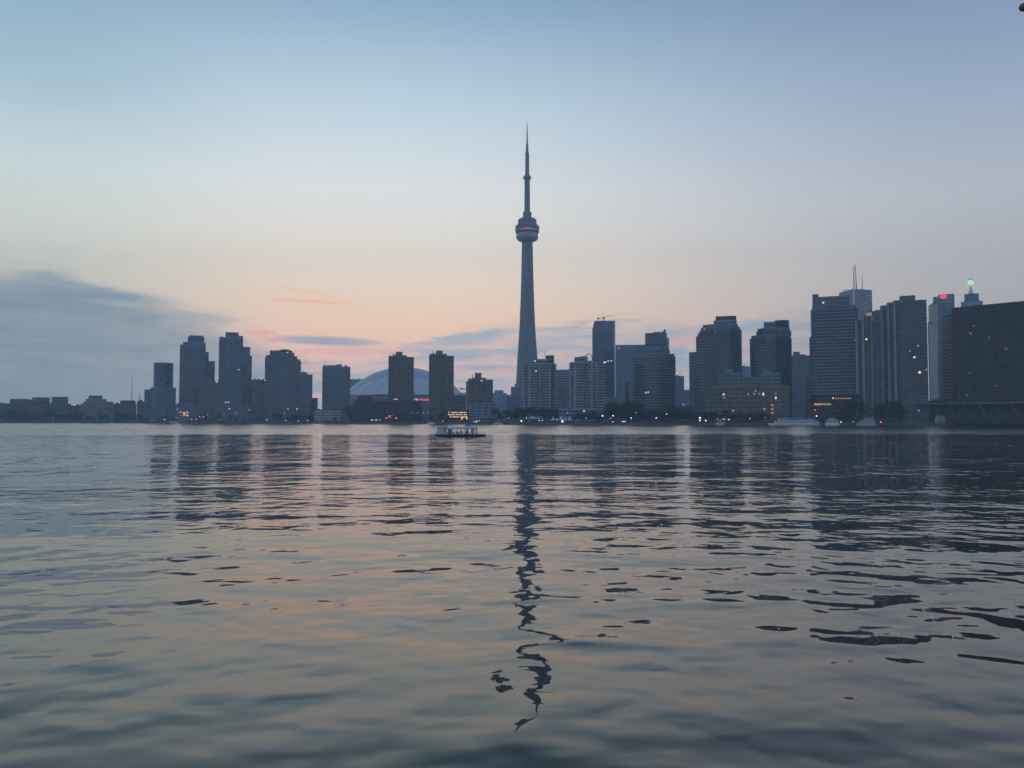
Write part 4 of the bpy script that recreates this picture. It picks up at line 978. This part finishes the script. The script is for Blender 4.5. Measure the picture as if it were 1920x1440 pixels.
# ------------------------------------------------------------------ tents, tanks, poles
q = MB(); x_, _ = P(1009, 785, 822)
tr = thing('dome_tent', 'white domed tent on the quay at the foot of the left balcony condominium', 'tent', (x_, 826, GZ + .25))
r_ = 9.4
q.lathe([(r_ + .3, 3.9), (r_, 4.3), (r_ * .86, 5.4), (r_ * .6, 6.6), (r_ * .3, 7.3), (.05, 7.5)], 20); q.build('roof', M['white'], tr, smooth=True)
for k in range(10):
    a = 2 * math.pi * k / 10; q = MB(); q.bar((r_ * math.cos(a) * .96, r_ * math.sin(a) * .96, 0), (r_ * math.cos(a) * .96, r_ * math.sin(a) * .96, 4.2), .12, 5); q.build('pole', M['metal'], tr)
tent_me = None; 
for i, px in enumerate((1037, 1044.5, 1052, 1060, 1068)):
    lb = ['white peaked tent, leftmost of five in a row right of the domed tent', 'white peaked tent, second from the left in the row right of the domed tent', 'white peaked tent in the middle of the row of five on the quay', 'white peaked tent, second from the right in the row below the condominiums', 'white peaked tent at the right end of the row of five'][i]
    s_ = (1.0, .8, 1.15, .9, 1.0)[i]; x_, _ = P(px, 785, 800)
    t_ = thing('peaked_tent', lb, 'tent', (x_, 800 + 2 * (i % 2), GZ + .25), 'peaked tents on the quay')
    if tent_me is None:
        q = MB(); q.lathe([(2.7, 2.3), (2.6, 2.6), (1.5, 3.3), (.6, 4.6), (.05, 6.2)], 8); tent_me = q.mesh('canopy', M['white'])
        q = MB()
        q.bar((0, 0, 0), (0, 0, 2.4), .1, 4); pole_me = q.mesh('pole', M['metal'])
    o = link('canopy', tent_me, t_); o.scale = (1, 1, s_)
    for a in range(4): link('pole', pole_me, t_, (1.8 * (1 if a % 2 else -1), 1.8 * (1 if a > 1 else -1), 0))
for i, px in enumerate((1773.5, 1783)):
    x_, _ = P(px, 787, 655); q = MB(); q.lathe([(2.0, -1.0), (2.3, 0), (2.3, 2.6), (1.9, 4.2), (1.0, 5.2), (.05, 5.6)], 14)
    o = q.build('round_tank', M['concrete'], None, (x_, 668, GZ + 1.0), smooth=True); tag(o, ('left' if i == 0 else 'right') + ' one of two squat grey domed kiosks on the dark quay below the huge slab', 'kiosk', 'domed kiosks on the quay')
for (px, y1, D, lb) in ((761.5, 752, 960, 'slender bare flagpole on the quay between the twin slab towers'), (1436, 770, 705, 'thin ship mast beside the long white ship bow'), (889, 752, 930, 'slim pole in front of the columned building, left one'), (910, 752, 928, 'slim pole in front of the columned building, right one'), (1665, 770, 690, 'thin pole in front of the ribbed tower foot')):
    mast('flagpole', lb, px, 790, y1, D, .22, 'metal', 'pole')

# ------------------------------------------------------------------ trees
def tree_proto(seed, h, w, mt):
    R_ = random.Random(seed)
    tk = MB(); tk.bar((0, 0, 0), (.1, 0, h * .45), .28, 7, .16)
    br = []
    for k in range(5):
        a = k * 1.3 + R_.random(); e = (math.cos(a) * w * .3, math.sin(a) * w * .3, h * (.6 + .2 * R_.random()))
        tk.bar((.1, 0, h * (.25 + .04 * k)), e, .11, 5, .04); br.append(e)
    cl = MB()
    cents = [(math.cos(k * 2.4) * w * .3 * (R_.random() * .8 + .3), math.sin(k * 2.4) * w * .3 * (R_.random() * .8 + .3), h * (.40 + .48 * R_.random()), w * (.16 + .12 * R_.random())) for k in range(13)]
    for c in cents:
        for k in range(60):
            v = Vector((R_.gauss(0, 1), R_.gauss(0, 1), R_.gauss(0, .8))).normalized() * c[3] * (R_.random() ** .4)
            o_ = Vector(c[:3]) + v; s_ = .22 + .25 * R_.random()
            n_ = Vector((R_.gauss(0, 1), R_.gauss(0, 1), R_.gauss(0, 1))).normalized(); u_ = n_.orthogonal().normalized() * s_; w_ = n_.cross(u_).normalized() * s_
            cl.quad(tuple(o_ - u_), tuple(o_ - w_ * .6), tuple(o_ + u_), tuple(o_ + w_ * .6))
    return tk.mesh('trunk', M['bark']), cl.mesh('crown', M[mt])
protos = [tree_proto(1, 10, 8, 'leaf'), tree_proto(2, 9, 9, 'leaf2'), tree_proto(3, 12, 8, 'leaf'), tree_proto(4, 8, 7, 'leaf2')]
RT = random.Random(11)
def trees(x0, x1, n, off, s0, s1, label, group, rows=1):
    for k in range(n):
        px = x0 + (x1 - x0) * (k + .5 + RT.uniform(-.35, .35)) / n
        D = shore(px) + off + RT.uniform(0, 10) * rows
        x, _ = P(px, 790, D)
        r_ = thing('tree', label, 'tree', (x, D, GZ + .2), group)
        tk, cr_ = RT.choice(protos); s_ = RT.uniform(s0, s1)
        r_.rotation_euler = (0, 0, RT.uniform(0, 6.28)); r_.scale = (s_ * RT.uniform(.9, 1.2),) * 2 + (s_,)
        link('trunk', tk, r_); link('crown', cr_, r_)
trees(-10, 150, 20, 16, .9, 2.0, 'dark leafy tree on the shore in front of the low blocks at far left', 'shore trees at far left')
trees(150, 270, 14, 14, .6, 1.5, 'small dark tree on the shore below the terraced block', 'shore trees below the terraced block')
trees(272, 500, 15, 12, .5, .9, 'small dark tree at the water edge below the left tower cluster', 'shore trees below the left tower cluster')
trees(505, 590, 9, 10, .8, 1.3, 'dark tree below the bow-roofed tower', 'shore trees below the bow-roofed tower')
trees(592, 650, 5, 16, .5, .8, 'low tree in front of the long pale roofed warehouse', 'trees by the warehouse')
trees(652, 692, 7, 8, 1.3, 1.9, 'large dark tree at the left end of the dark quay building', 'large trees left of the quay building')
trees(695, 800, 12, 9, .5, .9, 'small tree in front of the dark quay building', 'trees in front of the quay building')
trees(800, 880, 6, 60, .7, 1.0, 'tree behind the lit restaurant', 'trees around the lit restaurant')
trees(925, 1040, 17, 22, 1.1, 1.6, 'dark round tree behind the white domed tent', 'trees behind the domed tent', 2)
trees(1040, 1075, 5, 40, 1.0, 1.6, 'dark tree in the gap between the two balcony condominiums', 'trees between the condominiums')
trees(1075, 1140, 9, 10, .8, 1.2, 'dark tree below the arched balcony tower', 'trees below the arched balcony tower')
trees(1140, 1200, 14, 14, 1.3, 2.0, 'large reddish dark tree around the brick chimney foot', 'large trees around the chimney', 2)
trees(1198, 1300, 18, 12, 1.0, 1.5, 'dark tree in the dense row below the curved balcony tower', 'trees below the curved tower', 2)
trees(1300, 1345, 6, 8, .9, 1.3, 'dark tree at the left end of the terminal building', 'trees left of the terminal building')
trees(1345, 1420, 9, 6, .8, 1.1, 'small dark tree in front of the terminal building', 'trees in front of the terminal building')
trees(1395, 1440, 6, 4, .9, 1.2, 'dark tree beside the bow of the long white ship', 'trees beside the white ship')
trees(1574, 1612, 9, 12, 1.4, 1.9, 'big dark tree between the white yacht and the ribbed towers', 'trees between the yacht and the ribbed towers')
trees(1640, 1735, 14, 8, 1.1, 1.7, 'dark tree at the foot of the ribbed towers', 'trees below the ribbed towers')
trees(1735, 1775, 8, 8, 1.3, 1.9, 'dark tree at the left end of the huge slab podium', 'trees left of the huge slab podium')
trees(1775, 1960, 26, 5, 1.0, 1.6, 'dark tree in front of the huge slab podium', 'trees in front of the huge slab')
mb = MB()
RB = random.Random(5)
for (a, c) in zip(line, line[1:]):
    a, c = Vector(a), Vector(c); L_ = (c - a).length
    if a.x < -1250 or c.x > 700: continue
    e = (c - a) / L_; nn = Vector((e.y, -e.x))
    for k in range(int(L_ * 6)):
        p_ = a + e * RB.uniform(0, L_) - nn * RB.uniform(9.5, 14); z = GZ + .2 + abs(RB.gauss(0, .9)); s_ = RB.uniform(.3, .6)
        u_ = Vector((RB.gauss(0, 1), RB.gauss(0, 1), RB.gauss(0, 1))).normalized() * s_; w_ = u_.orthogonal().normalized() * s_
        o_ = Vector((p_.x, p_.y, z)); mb.quad(tuple(o_ - u_), tuple(o_ - w_), tuple(o_ + u_), tuple(o_ + w_))
sh_ = mb.build('shore_shrubs', M['leaf2']); sh_['kind'] = 'stuff'; sh_['label'] = 'low dark shrubs along the quay edge'; sh_['category'] = 'shrubs'

# ------------------------------------------------------------------ lamps on the quay
q = MB(); q.bar((0, 0, 0), (0, 0, 1), .12, 5, .08); post_me = q.mesh('post', M['metal_dark'])
heads = {}
for k_m, nm in (('w', 'lamp'), ('o', 'lamp_orange'), ('r', 'lamp_red')):
    q = MB(); q.ball((0, 0, 0), .42, 8, 5); heads[k_m] = q.mesh('lamp_head', M[nm], True)
LZ = {'A': ('small lit lamp on the shore in front of the low blocks at far left', 'lamps at far left'),
      'B': ('small lit lamp at the water edge below the left tower cluster', 'lamps below the left tower cluster'),
      'C': ('small lit lamp below the bow-roofed tower', 'lamps below the bow-roofed tower'),
      'D': ('lit lamp flanking the red lit doorway of the dark quay building', 'lamps at the red doorway'),
      'E': ('small lit lamp by the lit restaurant on the quay', 'lamps by the lit restaurant'),
      'F': ('small lit lamp on the quay below the two balcony condominiums', 'lamps below the condominiums'),
      'G': ('small lit lamp among the trees below the curved balcony tower', 'lamps below the curved tower'),
      'H': ('small lit lamp in front of the terminal building', 'lamps in front of the terminal building'),
      'I': ('small lit lamp between the white yacht and the ribbed towers', 'lamps right of the yacht'),
      'J': ('small white lamp in the dark trees below the huge slab', 'lamps below the huge slab'),
      'K': ('red lamp on the quay below the ribbed towers', None)}
lamps = [(7, 786, 'o', .8, 'A'), (99, 785.3, 'o', 1, 'A'), (123.5, 785.3, 'o', 1, 'A'), (268, 779, 'w', .7, 'A'), (283, 787, 'w', .5, 'A'),
 (306, 778.5, 'o', .7, 'B'), (308.5, 786.5, 'w', 1.2, 'B'), (332.5, 767.5, 'w', .8, 'B'), (332, 783, 'w', .7, 'B'), (359.5, 786, 'w', 1, 'B'), (367.5, 786, 'w', 1, 'B'), (374.5, 781.5, 'o', 1.3, 'B'), (381.5, 781.5, 'o', 1.2, 'B'), (389.7, 777, 'o', 1, 'B'), (420, 776.5, 'o', .7, 'B'), (408, 786, 'o', .7, 'B'), (414, 786, 'o', .8, 'B'), (443.5, 774, 'o', 1.1, 'B'), (467.7, 768.7, 'w', .9, 'B'),
 (500, 787.3, 'w', 1.2, 'C'), (536, 788.5, 'w', 1, 'C'), (559.5, 790, 'w', 1, 'C'), (577, 788.7, 'w', 1, 'C'), (622, 787.5, 'o', .7, 'C'), (633.5, 788, 'o', .7, 'C'),
 (724, 784, 'o', 1.4, 'D'), (742.8, 784, 'o', 1.4, 'D'), (684.5, 789.5, 'w', .8, 'D'),
 (794, 774, 'w', .6, 'E'), (803, 774, 'w', .6, 'E'), (830.5, 789.8, 'o', .8, 'E'), (888.5, 790.7, 'w', .9, 'E'), (893.4, 790.7, 'w', 1.4, 'E'), (898.5, 788.5, 'w', .8, 'E'),
 (954, 783.6, 'w', .7, 'F'), (977.5, 789.3, 'w', 1.5, 'F'), (986.7, 783.5, 'w', .9, 'F'), (1011, 788.5, 'o', 1, 'F'), (1016.8, 788.5, 'o', 1, 'F'), (1054.5, 790, 'w', 2.0, 'F'), (1064.5, 774, 'w', .6, 'F'), (1099, 783.5, 'w', .6, 'F'), (1130, 779.7, 'w', 1.4, 'F'), (1144.8, 784, 'o', .8, 'F'), (1149.5, 779.5, 'w', 1.2, 'F'), (1149, 791.5, 'o', 1.1, 'F'),
 (1168, 790.5, 'w', 1.0, 'G'), (1172, 790.5, 'w', .9, 'G'), (1183.5, 783.7, 'w', 1, 'G'), (1193, 774, 'w', .6, 'G'), (1230.5, 783.5, 'w', 1.2, 'G'), (1250, 776.5, 'w', .8, 'G'),
 (1312.3, 783.5, 'w', 1.6, 'H'), (1312.3, 788.2, 'w', 1.3, 'H'), (1323.2, 788.5, 'w', 1.3, 'H'), (1375, 770, 'w', .5, 'H'), (1406, 785, 'w', .8, 'H'), (1435.5, 783, 'w', 1.1, 'H'), (1351, 788, 'o', .6, 'H'), (1366.5, 787, 'w', .8, 'H'),
 (1577, 792.5, 'w', 1, 'I'), (1600, 792.3, 'w', .5, 'I'), (1531, 780, 'w', 1.2, 'I'),
 (1828.5, 782, 'w', 1.1, 'J'), (1848, 782, 'w', .7, 'J'), (1853, 781.8, 'w', 1, 'J'), (1872.5, 789.2, 'w', 1.1, 'J'), (1918, 782, 'w', .7, 'J'),
 (1651.5, 793.3, 'r', 1.6, 'K')]
for (px, py, cc, s_, zn) in lamps:
    D = shore(px) + 7.2; x, z = P(px, py, D); z = max(z, GZ + 1.0)
    lb, gp = LZ[zn]; o = thing('quay_lamp', lb, 'lamp', (x, D, GZ + .2), gp)
    p_ = link('post', post_me, o); p_.scale = (1, 1, max(.3, z - GZ - .5)); h_ = link('lamp_head', heads[cc], o, (0, 0, z - GZ - .2)); h_.scale = (s_ * 1.15,) * 3

# ------------------------------------------------------------------ boats
def hull_mesh(L, Bm, H_, bow=0.2, draft=.5, sheer=.2, n=14):
    """bow towards -x"""
    m_ = MB(); rows = []
    for k in range(n + 1):
        s_ = k / n; x = -L / 2 + L * s_
        w = Bm / 2 * min(1, (s_ / bow) ** .55 if s_ < bow else 1) + .02
        top = H_ + sheer * max(0, 1 - s_ / bow / 1.5) ** 2
        rows.append([(x, -w * .8, -draft), (x - (.25 if s_ == 0 else 0), -w, top), (x - (.25 if s_ == 0 else 0), w, top), (x, w * .8, -draft)])
    for r in rows: m_.v += r
    for k in range(n):
        for j in range(4):
            a = k * 4 + j; b_ = k * 4 + (j + 1) % 4; m_.f.append((a, b_, b_ + 4, a + 4))
    m_.f.append((0, 3, 2, 1)); e = n * 4; m_.f.append((e, e + 1, e + 2, e + 3)); return m_
BD = 257.0
x0_, _ = P(817, 815, BD); x1_, _ = P(910.5, 815, BD); L = x1_ - x0_
bt = thing('tour_boat', 'low glass-sided tour boat with black hull and white roof, alone on the open water', 'boat', ((x0_ + x1_) / 2, BD, 0))
hm = hull_mesh(L, 4.6, .62, .12, .5, .12); hm.build('hull', M['hull'], bt)
q = MB(); q.box(-L / 2 + .3, L / 2 - .2, -2.2, 2.2, .64, .70); q.build('deck', M['concrete_dark'], bt)
def bx(px): return (P(px, 812, BD)[0] - bt.location[0])
zr = P(860, 801.6, BD)[1]; zdk = .7
# sloped glass bow
q = MB(); xa_, xb_ = bx(818.5), bx(834.5)
q.v += [(xa_, -1.9, zdk), (xb_, -2.0, zdk), (xb_, -2.0, zr - .15), (xa_ + .55, -1.7, zr - .15), (xa_, 1.9, zdk), (xb_, 2.0, zdk), (xb_, 2.0, zr - .15), (xa_ + .55, 1.7, zr - .15)]
q.f += [(0, 1, 2, 3), (7, 6, 5, 4), (0, 3, 7, 4), (3, 2, 6, 7), (1, 5, 6, 2)]
q.build('bow_windscreen', M['offwhite'], bt)
q = MB(); q.box(bx(820), bx(836), -1.95, 1.95, zr - .14, zr + .02); q.build('bow_roof', M['slate'], bt)
q = MB(); q.box(bx(832), bx(841.5), -2.1, 2.1, zr - .42, zr - .2); q.build('step_roof', M['hull'], bt)
q = MB(); q.v = [(xx, yy_, zz) for xx in (bx(839.5), bx(894)) for yy_, zz in ((-2.35, zr - .16), (-2.35, zr + .10), (-1.0, zr + .50), (1.0, zr + .50), (2.35, zr + .10), (2.35, zr - .16))]
q.f = [(0, 1, 2, 3, 4, 5), (11, 10, 9, 8, 7, 6)] + [(k, k + 6, (k + 1) % 6 + 6, (k + 1) % 6) for k in range(6)]
q.build('roof', M['white'], bt)
q = MB(); q.box(bx(848), bx(893.5), -2.22, 2.22, zr - .36, zr - .08); q.build('roof_fascia', M['blue_trim'], bt)
q = MB(); q.box(bx(893.2), bx(894.4), -2.2, 2.2, zdk, zr - .1); q.build('stern_bulkhead', M['slate'], bt)
for px in (835, 841, 848, 857, 864, 871, 877, 884, 890):
    for sy in (-2.18, 2.1):
        q = MB(); q.box(-.05, .05, 0, .08, zdk, zr - .3); q.build('window_post', M['slate'], bt, (bx(px), sy, 0))
for (p0_, p1_) in ((836.5, 841), (849, 853), (855, 862.5), (866, 869.5), (872.5, 874.5), (879.5, 881.5)):
    q = MB(); q.box(bx(p0_), bx(p1_), -1.9, -1.3, zdk, zdk + .82); q.box(bx(p0_), bx(p0_) + .14, -1.9, -1.3, zdk + .8, zdk + 1.15); q.build('seat', M['interior'], bt)
for (p0_, p1_, m_) in ((841.5, 848, 'blue_glass'), (864.5, 866, 'hull'), (875, 878, 'hull'), (884, 889, 'slate_blue')):
    q = MB(); q.box(bx(p0_), bx(p1_), -2.14, -2.08, zdk, zr - .4); q.build('side_panel', M[m_], bt)
q = MB(); q.box(bx(872.5), bx(882.5), -1.0, 1.0, zr + .40, zr + 1.3); wh_ = q.build('wheelhouse', M['blue_glass_light'], bt)
q = MB(); q.box(bx(871.5), bx(883.5), -1.15, 1.15, zr + 1.3, zr + 1.4); q.build('wheelhouse_roof', M['slate'], wh_)
q = MB(); q.bar((0, 0, 0), (.45, 0, 2.0), .05, 5); fs_ = q.build('flagstaff', M['metal'], bt, (bx(886), 0, zr + .1))
q = MB()
for k in range(4):
    a_f, b_f = .45 - k * .02, .45 + .0
    z0_, z1_ = 1.15 - k * .26, 1.4 - k * .26
    q.box(.1 + .12 * (3 - k) * .3, .45 - k * .03, -.04 + .03 * (k % 2), .0 + .03 * (k % 2), z0_ - .3, z1_ - .3)
q.build('flag', M['red_paint'], fs_)
q = MB()
for px in (897, 902, 907, 910): q.bar((bx(px), -2.0, .7), (bx(px), -2.0, 1.35), .03, 4); q.bar((bx(px), 2.0, .7), (bx(px), 2.0, 1.35), .03, 4)
q.bar((bx(895), -2.0, 1.35), (bx(910), -2.0, 1.35), .03, 4); q.bar((bx(895), 2.0, 1.35), (bx(910), 2.0, 1.35), .03, 4); q.build('stern_rail', M['metal'], bt)
for px in (838, 868, 891):
    q = MB(); q.lathe([(.22, -.05), (.38, -.05), (.38, .05), (.22, .05), (.22, -.05)], 12); q.v = [(x, z, y) for x, y, z in q.v]
    q.build('life_ring', M['white'], bt, (bx(px), -2.28, .95))
q = MB(); q.bar((0, 0, 0), (0, 0, 1.5), .04, 4); q.bar((-.5, 0, 1.1), (.5, 0, 1.1), .03, 4); q.build('radar_mast', M['metal'], bt, (bx(876), 0, zr + 1.4))
q = MB(); q.box(-L / 2 + .2, L / 2 - .3, -2.33, -2.28, .2, .38); q.build('rubbing_strip', M['metal_dark'], bt)

def moored(name, label, px0, px1, D, decks, wall='white', cat='ship', bow='l'):
    xa, _ = P(px0, 795, D); xb, _ = P(px1, 795, D); L = xb - xa
    r_ = thing(name, label, cat, ((xa + xb) / 2, D, 0))
    hull_mesh(L, min(9, L * .25), 1.7, .18, .6, .5).build('hull', M[wall], r_)
    z = 1.7
    for k, (f0, f1, hh) in enumerate(decks):
        q = MB(); q.box(-L / 2 + L * f0, -L / 2 + L * f1, -min(3.6, L * .1), min(3.6, L * .1), z, z + hh); q.build('deck_house', M[wall if k % 2 == 0 else 'offwhite'], r_)
        q = MB(); yb_ = -min(3.6, L * .1) - .04; n_ = max(2, int(L * (f1 - f0) / 2.4))
        for j in range(n_):
            xs = -L / 2 + L * (f0 + (f1 - f0) * (j + .15) / n_); xe = -L / 2 + L * (f0 + (f1 - f0) * (j + .85) / n_); q.quad((xs, yb_, z + hh * .35), (xe, yb_, z + hh * .35), (xe, yb_, z + hh * .8), (xs, yb_, z + hh * .8))
        q.build('window_row', M['pane_blue'], r_)
        q = MB(); q.box(-L / 2 + L * f0 - .4, -L / 2 + L * f1 + .4, -min(3.9, L * .11), min(3.9, L * .11), z + hh, z + hh + .15); q.build('deck', M['white'], r_)
        z += hh + .15
    q = MB(); q.bar((0, 0, z), (0, 0, z + 3), .1, 5); q.build('mast', M['metal'], r_, (-L * .18, 0, 0))
    return r_
moored('passenger_ship', 'long low white two-deck passenger ship moored below the terminal building', 1441, 1535, 704, [(.14, .98, 2.2), (.2, .9, 2.0)])
moored('motor_yacht', 'stubby white boat with a boxy cabin moored right of the long white ship', 1547, 1573, 694, [(.12, .95, 3.0), (.3, .7, 1.6)], cat='boat')
moored('ferry_boat', 'grey white tiered boat moored at the foot of the ribbed towers', 1606, 1640, 690, [(.1, .98, 1.7), (.3, .95, 1.5), (.5, .9, 1.4)], 'offwhite', cat='boat')
moored('small_boat', 'small pale motor boat moored left of the lit restaurant', 801, 815, 862, [(.3, .8, 1.0)], cat='boat')
moored('small_boat', 'small pale boat moored just left of the white domed tent', 925, 943, 815, [(.2, .8, 1.0)], 'offwhite', cat='boat')
moored('small_boat', 'small dark-windowed boat moored below the left tower cluster', 318, 334, 1118, [(.2, .8, 1.2)], 'offwhite', cat='boat')
moored('small_boat', 'low pale boat moored at the quay left of the terminal building', 1341, 1362, 728, [(.15, .9, 1.4)], 'offwhite', cat='boat')

# unidentified dark shape cut by the top right corner, built as a rounded rod
x_, z_ = P(1917.5, 13.5, 2.0)
pr_o = MB(); R0 = .0105
pr_o.bar((.004, 0, 0), (.5, .05, .03), R0, 12, R0 * 1.05); pr_o.ball((.002, 0, 0), R0 * 1.0, 12, 8)
o = pr_o.build('corner_shape', M['brown'], None, (x_, 2.0, z_), smooth=True); tag(o, 'unidentified rounded dark brown shape poking in at the top right corner', 'pole')

# ------------------------------------------------------------------ haze
hm_ = bpy.data.materials.new('haze_air'); hm_.use_nodes = True; hm_.node_tree.nodes.clear()
hb = NB(hm_.node_tree); pv = hb.node('ShaderNodeVolumePrincipled'); ho = hb.node('ShaderNodeOutputMaterial')
pv.inputs['Color'].default_value = (0.68, 0.86, 1.0, 1); pv.inputs['Density'].default_value = 0.00024; pv.inputs['Anisotropy'].default_value = 0.0
hb.l.new(pv.outputs[0], ho.inputs['Volume'])
mb = MB(); mb.box(-3010, 3010, -410, 3010, -2.2, 620)
o = mb.build('haze', hm_); o['kind'] = 'stuff'
